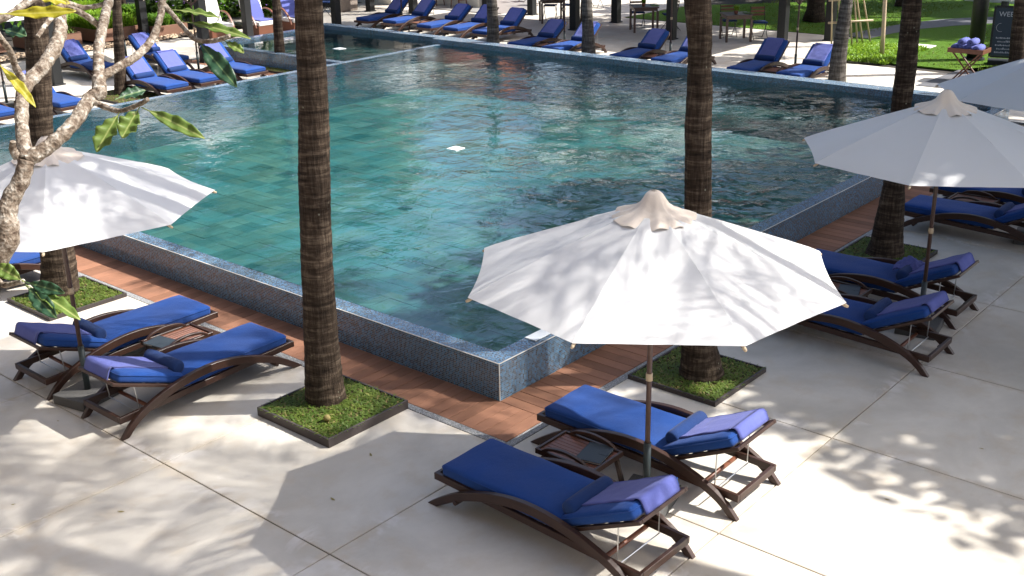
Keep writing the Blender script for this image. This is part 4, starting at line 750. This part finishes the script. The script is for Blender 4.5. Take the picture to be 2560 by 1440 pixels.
# ------------------------------------------------------------------ vegetable boxes, hedge, flowers
sh = [crown_mesh(21, 1500, .34, .8), crown_mesh(22, 1500, .34, .8)]
def recol(me, mat, nm): c = me.copy(); c.name = nm; c.materials.clear(); c.materials.append(M[mat]); return c
SHR = [recol(sh[0], 'shrub', 'foliage'), recol(sh[1], 'leaf', 'foliage'), recol(sh[1], 'lime', 'foliage')]
stem = MB().tube([(0, 0, 0), (.02, 0, .5), (0, .03, 1)], [.04, .03, .015], 6).mesh('stem', 'treebark')
def shrub(x, y, w_, h, k, l, grp, flowers=0):
    r = empty('shrub', (x, y, 0), rnd.uniform(0, 6)); q = link('foliage', SHR[k], r, (0, 0, h*.52)); q.scale = (w_, w_, h*.62); q = link('stem', stem, r); q.scale = (1, 1, h*.7); tag(r, l, 'shrub', grp)
    if flowers:
        s_ = MB(); s_.open = True
        for _ in range(flowers):
            a = rnd.uniform(0, 6.28); e = rnd.uniform(.1, 1.2); p = Vector((math.cos(a)*math.cos(e)*w_, math.sin(a)*math.cos(e)*w_, h*.52+math.sin(e)*h*.55)); f = .035
            for c in range(5): b = c*1.257; s_.add([p, p+Vector((math.cos(b)*f, math.sin(b)*f, .02)), p+Vector((math.cos(b+.8)*f, math.sin(b+.8)*f, .02))], [(0, 1, 2)])
        s_.build('flowers', 'violet', r)['kind'] = 'stuff'
HG = 'hedge shrubs behind the vegetable beds'
for k, (x, y, w_, h) in enumerate([(4.5, 28.3, 1.6, 2.6), (6.6, 28.6, 1.6, 2.8), (8.6, 29, 1.7, 2.8), (10.6, 29.8, 1.7, 2.8), (12.5, 29.6, 1.6, 2.8), (14.2, 28.6, 1.6, 2.6), (15.8, 27.6, 1.5, 2.4), (17.3, 26.8, 1.4, 2.2), (3, 27.6, 1.5, 2.4), (18.6, 27.4, 1.5, 1.6), (20.3, 27.6, 1.3, 1.4)]):
    shrub(x, y, w_, h, k % 2, 'tall dark green hedge shrub in the row behind the vegetable boxes', HG)
for k, (x, y, w_, h) in enumerate([(13.6, 25.6, 1.0, 1.3), (14.6, 24.9, 1.0, 1.25), (15.5, 24.1, 1.0, 1.2), (16.4, 23.6, .9, 1.1), (14.9, 26.2, 1.1, 1.5), (17.3, 24.6, .9, 1.0)]):
    shrub(x, y, w_, h, 0 if k % 2 else 1, 'low shrub with violet flowers behind the white lounge chairs', 'violet flowering shrubs', 26)
shrub(30.2, 13.6, 1.3, 1.2, 1, 'dark rounded bush on the lawn behind the dining tables', 'lawn bushes'); 
for k, (x0, x1, y0, y1, h, l) in enumerate([(8.6, 10.1, 25.2, 26.4, .34, 'timber vegetable box with sparse seedlings behind the dark palm'), (10.5, 11.9, 24.9, 27.0, .36, 'dark timber vegetable box full of bright leafy greens'), (12.0, 13.1, 24.2, 25.4, .34, 'timber vegetable box next to the stone edging, left of the pergola post'), (6.2, 8.0, 25.6, 27.0, .36, 'timber vegetable box at the left end of the beds'), (10.2, 12.2, 27.5, 28.5, .5, 'raised timber vegetable box against the hedge'), (12.7, 14.0, 26.4, 27.4, .4, 'timber vegetable box behind the violet shrubs')]):
    r = empty('vegetable_box', ((x0+x1)/2, (y0+y1)/2, 0)); a, b = (x1-x0)/2, (y1-y0)/2
    for sgn in (-1, 1): box('board', 'box', (-a, a, sgn*b-.02, sgn*b+.02, 0, h), r, bevel=.004); box('board', 'box', (sgn*a-.02, sgn*a+.02, -b+.021, b-.021, 0, h-.002), r, bevel=.004)
    box('soil', 'soil', (-a+.02, a-.02, -b+.02, b-.02, .001, h-.05), r)
    q = blades((300, 2400, 1200, 900, 2400, 1500)[k], (-a+.06, a-.06, -b+.06, b-.06), .12, (.25, .55, .42, .4, .6, .5)[k], .03, ('grass', 'lime', 'shrub', 'grass', 'lime', 'shrub')[k], 'plants', r, h-.06); tag(r, l, 'vegetable box', 'timber vegetable boxes')
s_ = MB(); s_.open = True
for _ in range(420):
    x = rnd.uniform(5, 14.2); y = 24.05+rnd.uniform(-.28, .3)+.25*math.sin(x); q = rnd.uniform(.04, .1)
    if math.hypot(x-11.8, y-24.56) < .3: continue
    vs = [(x+q*math.cos(a), y+q*.8*math.sin(a), .02) for a in (0, 1.26, 2.51, 3.77, 5.03)]+[(x+q*.6*math.cos(a+.4), y+q*.5*math.sin(a+.4), .02+q*.7) for a in (0, 1.26, 2.51, 3.77, 5.03)]
    s_.add(vs, [(i, (i+1) % 5, 5+(i+1) % 5, 5+i) for i in range(5)]+[(5, 6, 7, 8, 9)])
o = s_.build('pebble_edging', 'gravel'); o['kind'] = 'stuff'; tag(o, 'band of pale rounded pebbles along the vegetable beds', 'pebbles')
def wirepost(x, y, l): tag(MB().tube([(x, y, 0), (x, y, 1.6)], .02, 8).build('stake', 'metal'), l, 'stake', 'metal stakes in the beds')
wirepost(10.9, 27.3, 'thin pale metal stake standing in the leafy vegetable bed')

# ------------------------------------------------------------------ trellis, towel tray, chalkboard, lantern, young tree
r = empty('bamboo_trellis', (21.7, 6.6, 0)); tag(r, 'bamboo ladder trellis with crossbars beside the leaning palm', 'trellis')
for a, b in (((21.37, 6.83), (21.55, 7.08)), ((21.72, 6.75), (21.6, 6.98)), ((21.54, 6.32), (21.60, 6.75)), ((21.93, 6.35), (21.7, 6.65)), ((22.33, 6.38), (21.8, 6.72)), ((22.33, 6.15), (21.85, 6.6))):
    MB().tube([(a[0]-21.7, a[1]-6.6, 0), (b[0]-21.7, b[1]-6.6, 2.5)], [.024, .018], 7, .1).build('pole', 'bamboo', r, smooth=True)
for z, a, b in ((.62, (21.42, 7.0), (22.1, 6.05)), (1.2, (21.45, 7.05), (22.0, 6.2)), (1.75, (21.5, 7.1), (21.95, 6.3))): MB().tube([(a[0]-21.7, a[1]-6.6, z), (b[0]-21.7, b[1]-6.6, z+.06)], .03, 8, .1).build('crossbar', 'bamboo', r, smooth=True)
r = empty('young_tree', (20.6, 5.1, 0)); MB().tube([(0, 0, 0), (.02, .03, .7), (-.02, .05, 1.5), (.03, .03, 2.6), (0, 0, 3.6)], [.06, .05, .05, .04, .03], 9, .2).build('trunk', 'bamboo', r, smooth=True); q = link('crown', CR[1], r, (0, 0, 4)); q.scale = (1.1, 1.1, 1); tag(r, 'thin pale young tree in the bright ground cover', 'tree')
r = empty('tray_stand', (18.63, 2.28, 0)); tag(r, 'red wooden folding tray stand holding rolled towels', 'tray stand'); z = .66
box('tray', 'redwood', (-.25, .25, -.38, .38, z, z+.02), r, bevel=.004)
for sd in (-1, 1):
    box('tray_rim', 'redwood', (sd*.25-.012, sd*.25+.012, -.392, .392, z-.02, z+.08), r, bevel=.003); box('tray_rim', 'redwood', (-.237, .237, sd*.38-.012, sd*.38+.012, z-.02, z+.079), r, bevel=.003)
    MB().tube([(sd*.2, -.3, z-.02), (sd*.2, .26, 0)], .018, 7).build('leg', 'redwood', r); MB().tube([(sd*.165, .3, z-.02), (sd*.165, -.26, 0)], .018, 7).build('leg', 'redwood', r)
sp_ = MB(); n = 60
for i in range(n+1):
    a = i/n*6.28*3.2; rr_ = .012+.055*i/n
    for x in (-.21, .21): sp_.v.append((x, rr_*math.cos(a), rr_*math.sin(a)))
for i in range(n): sp_.f.append((2*i, 2*i+1, 2*i+3, 2*i+2))
sp_.open = True; rollm = sp_.mesh('rolled_towel', 'towel', smooth=True)
TLN = ['bottom row outer towel roll at the lawn end of the tray stand', 'second bottom towel roll on the tray stand', 'third bottom towel roll on the tray stand', 'bottom row outer towel roll beside the black column', 'upper towel roll toward the lawn end of the tray stand', 'upper towel roll toward the black column']
for k, (dy, dz) in enumerate(((.26, .085), (.10, .085), (-.06, .085), (-.22, .085), (.13, .205), (-.07, .205))):
    o = link('rolled_towel', rollm, None, (18.63+rnd.uniform(-.02, .02), 2.28+dy, z+.0+dz)); md = o.modifiers.new('t', 'SOLIDIFY'); md.thickness = .014; tag(o, TLN[k], 'rolled towel', 'rolled towels on the tray stand')
r = empty('chalkboard_sign', (21.1, 2.25, 0), math.atan2(-8.7, -28.4)); tag(r, 'blue-black chalkboard sign with chalk lettering beside the black column', 'sign'); tl = Matrix.Translation((0, 0, .22)) @ Matrix.Rotation(R(-9), 4, 'Y')
bd = MB().box(-.012, .012, -.33, .33, 0, 1.12, tl).build('board', 'board', r)
for b_ in ((-.02, .02, -.38, -.331, -.03, 1.15), (-.02, .02, .331, .38, -.03, 1.15), (-.02, .02, -.33, .33, 1.121, 1.17), (-.02, .02, -.33, .33, -.05, -.001)): MB().box(*b_, tl).build('frame', 'black', r)
box('foot', 'black', (-.25, .15, -.38, .38, .0, .12), r, bevel=.01)
def chalk(txt, y, z, size):
    cu = bpy.data.curves.new('lettering', 'FONT'); cu.body = txt; cu.size = size; cu.align_x = 'CENTER'; cu.extrude = .001; o = bpy.data.objects.new('lettering', cu); col.objects.link(o); cu.materials.append(M['chalk']); o.parent = r
    bpy.context.view_layer.update(); me_ = bpy.data.meshes.new_from_object(o); bpy.data.objects.remove(o); o = link('lettering', me_, r)
    o.matrix_local = tl @ Matrix.Translation((.016, y, z)) @ Matrix(((0, 0, 1, 0), (1, 0, 0, 0), (0, 1, 0, 0), (0, 0, 0, 1)))
chalk('WEEK', -.04, .92, .16)
for k in range(5):
    s_ = MB(); y = -.26+.04*(k % 2)
    while y < .24: l = rnd.uniform(.012, .03); s_.box(.014, .017, y, y+l, .06+k*.085, .06+k*.085+rnd.uniform(.02, .045), tl); y += l+.012
    s_.build('chalk_line', 'chalk', r)
for sd in (-1, 1): MB().tube([tl @ Vector((.018, sd*(.18+.1*math.sin(a)), .66+.1*math.cos(a))) for a in [i*.5 for i in range(8)]], .004, 5).build('chalk_sketch', 'chalk', r)
r = empty('stone_lantern', (29.2, 4.95, .0)); MB().tube([(0, 0, 0), (0, 0, .55)], [.16, .11], 8).build('shaft', 'concrete', r)
for a in (-1, 1):
    for b in (-1, 1): box('pillar', 'ivory', (a*.15-.04, a*.15+.04, b*.15-.04, b*.15+.04, .6, .86), r)
box('platform', 'ivory', (-.22, .22, -.22, .22, .551, .6), r); MB().tube([(0, 0, .861), (0, 0, .9), (0, 0, 1.08)], [.38, .36, .04], 4).build('lantern_roof', 'ivory', r); tag(r, 'small pale stone lantern on the lawn behind the chalkboard', 'lantern')

# ------------------------------------------------------------------ litter
lf_ = MB(); lf_.open = True
for i in range(7):
    u = i/6; hw = .016*math.sin(math.pi*min(1, u+.02))
    for g_ in (-1, 0, 1): lf_.v.append((u*.09-.045, g_*hw, .004+.010*abs(g_)*(u-.2)**2+.006*u*u))
for i in range(6):
    for j in range(2): q = i*3+j; lf_.f.append((q, q+1, q+4, q+3))
LFM = lf_.mesh('fallen_leaf', 'straw', smooth=True)
for k in range(7):
    x, y = [(-3.4, 1.1), (-3.9, 1.9), (-2.2, -.1), (-2.9, 3.0), (-1.5, .2), (.6, -3.6), (1.9, -3.9), (2.4, -2.6), (1.0, -2.6), (-3.2, -.6), (3.2, -3.4), (-2.5, 4.6)][k]
    o = link('fallen_leaf', LFM, None, (x, y, .001), (0, 0, rnd.uniform(0, 6))); sc = rnd.uniform(.4, .7); o.scale = (sc, sc, sc); tag(o, 'small dry fallen leaf lying on the pale paving', 'leaf', 'fallen leaves on the paving')
fm = lathe_y([(-.035, .006), (-.030, .018), (-.015, .030), (0, .034), (.015, .030), (.030, .018), (.035, .006)], 14).mesh('fallen_fruit', 'straw', smooth=True)
tag(link('fallen_fruit', fm, None, (-1.42, .86, .12)), 'small yellow-green fruit lying in the grass planter left of the pool corner', 'fruit')
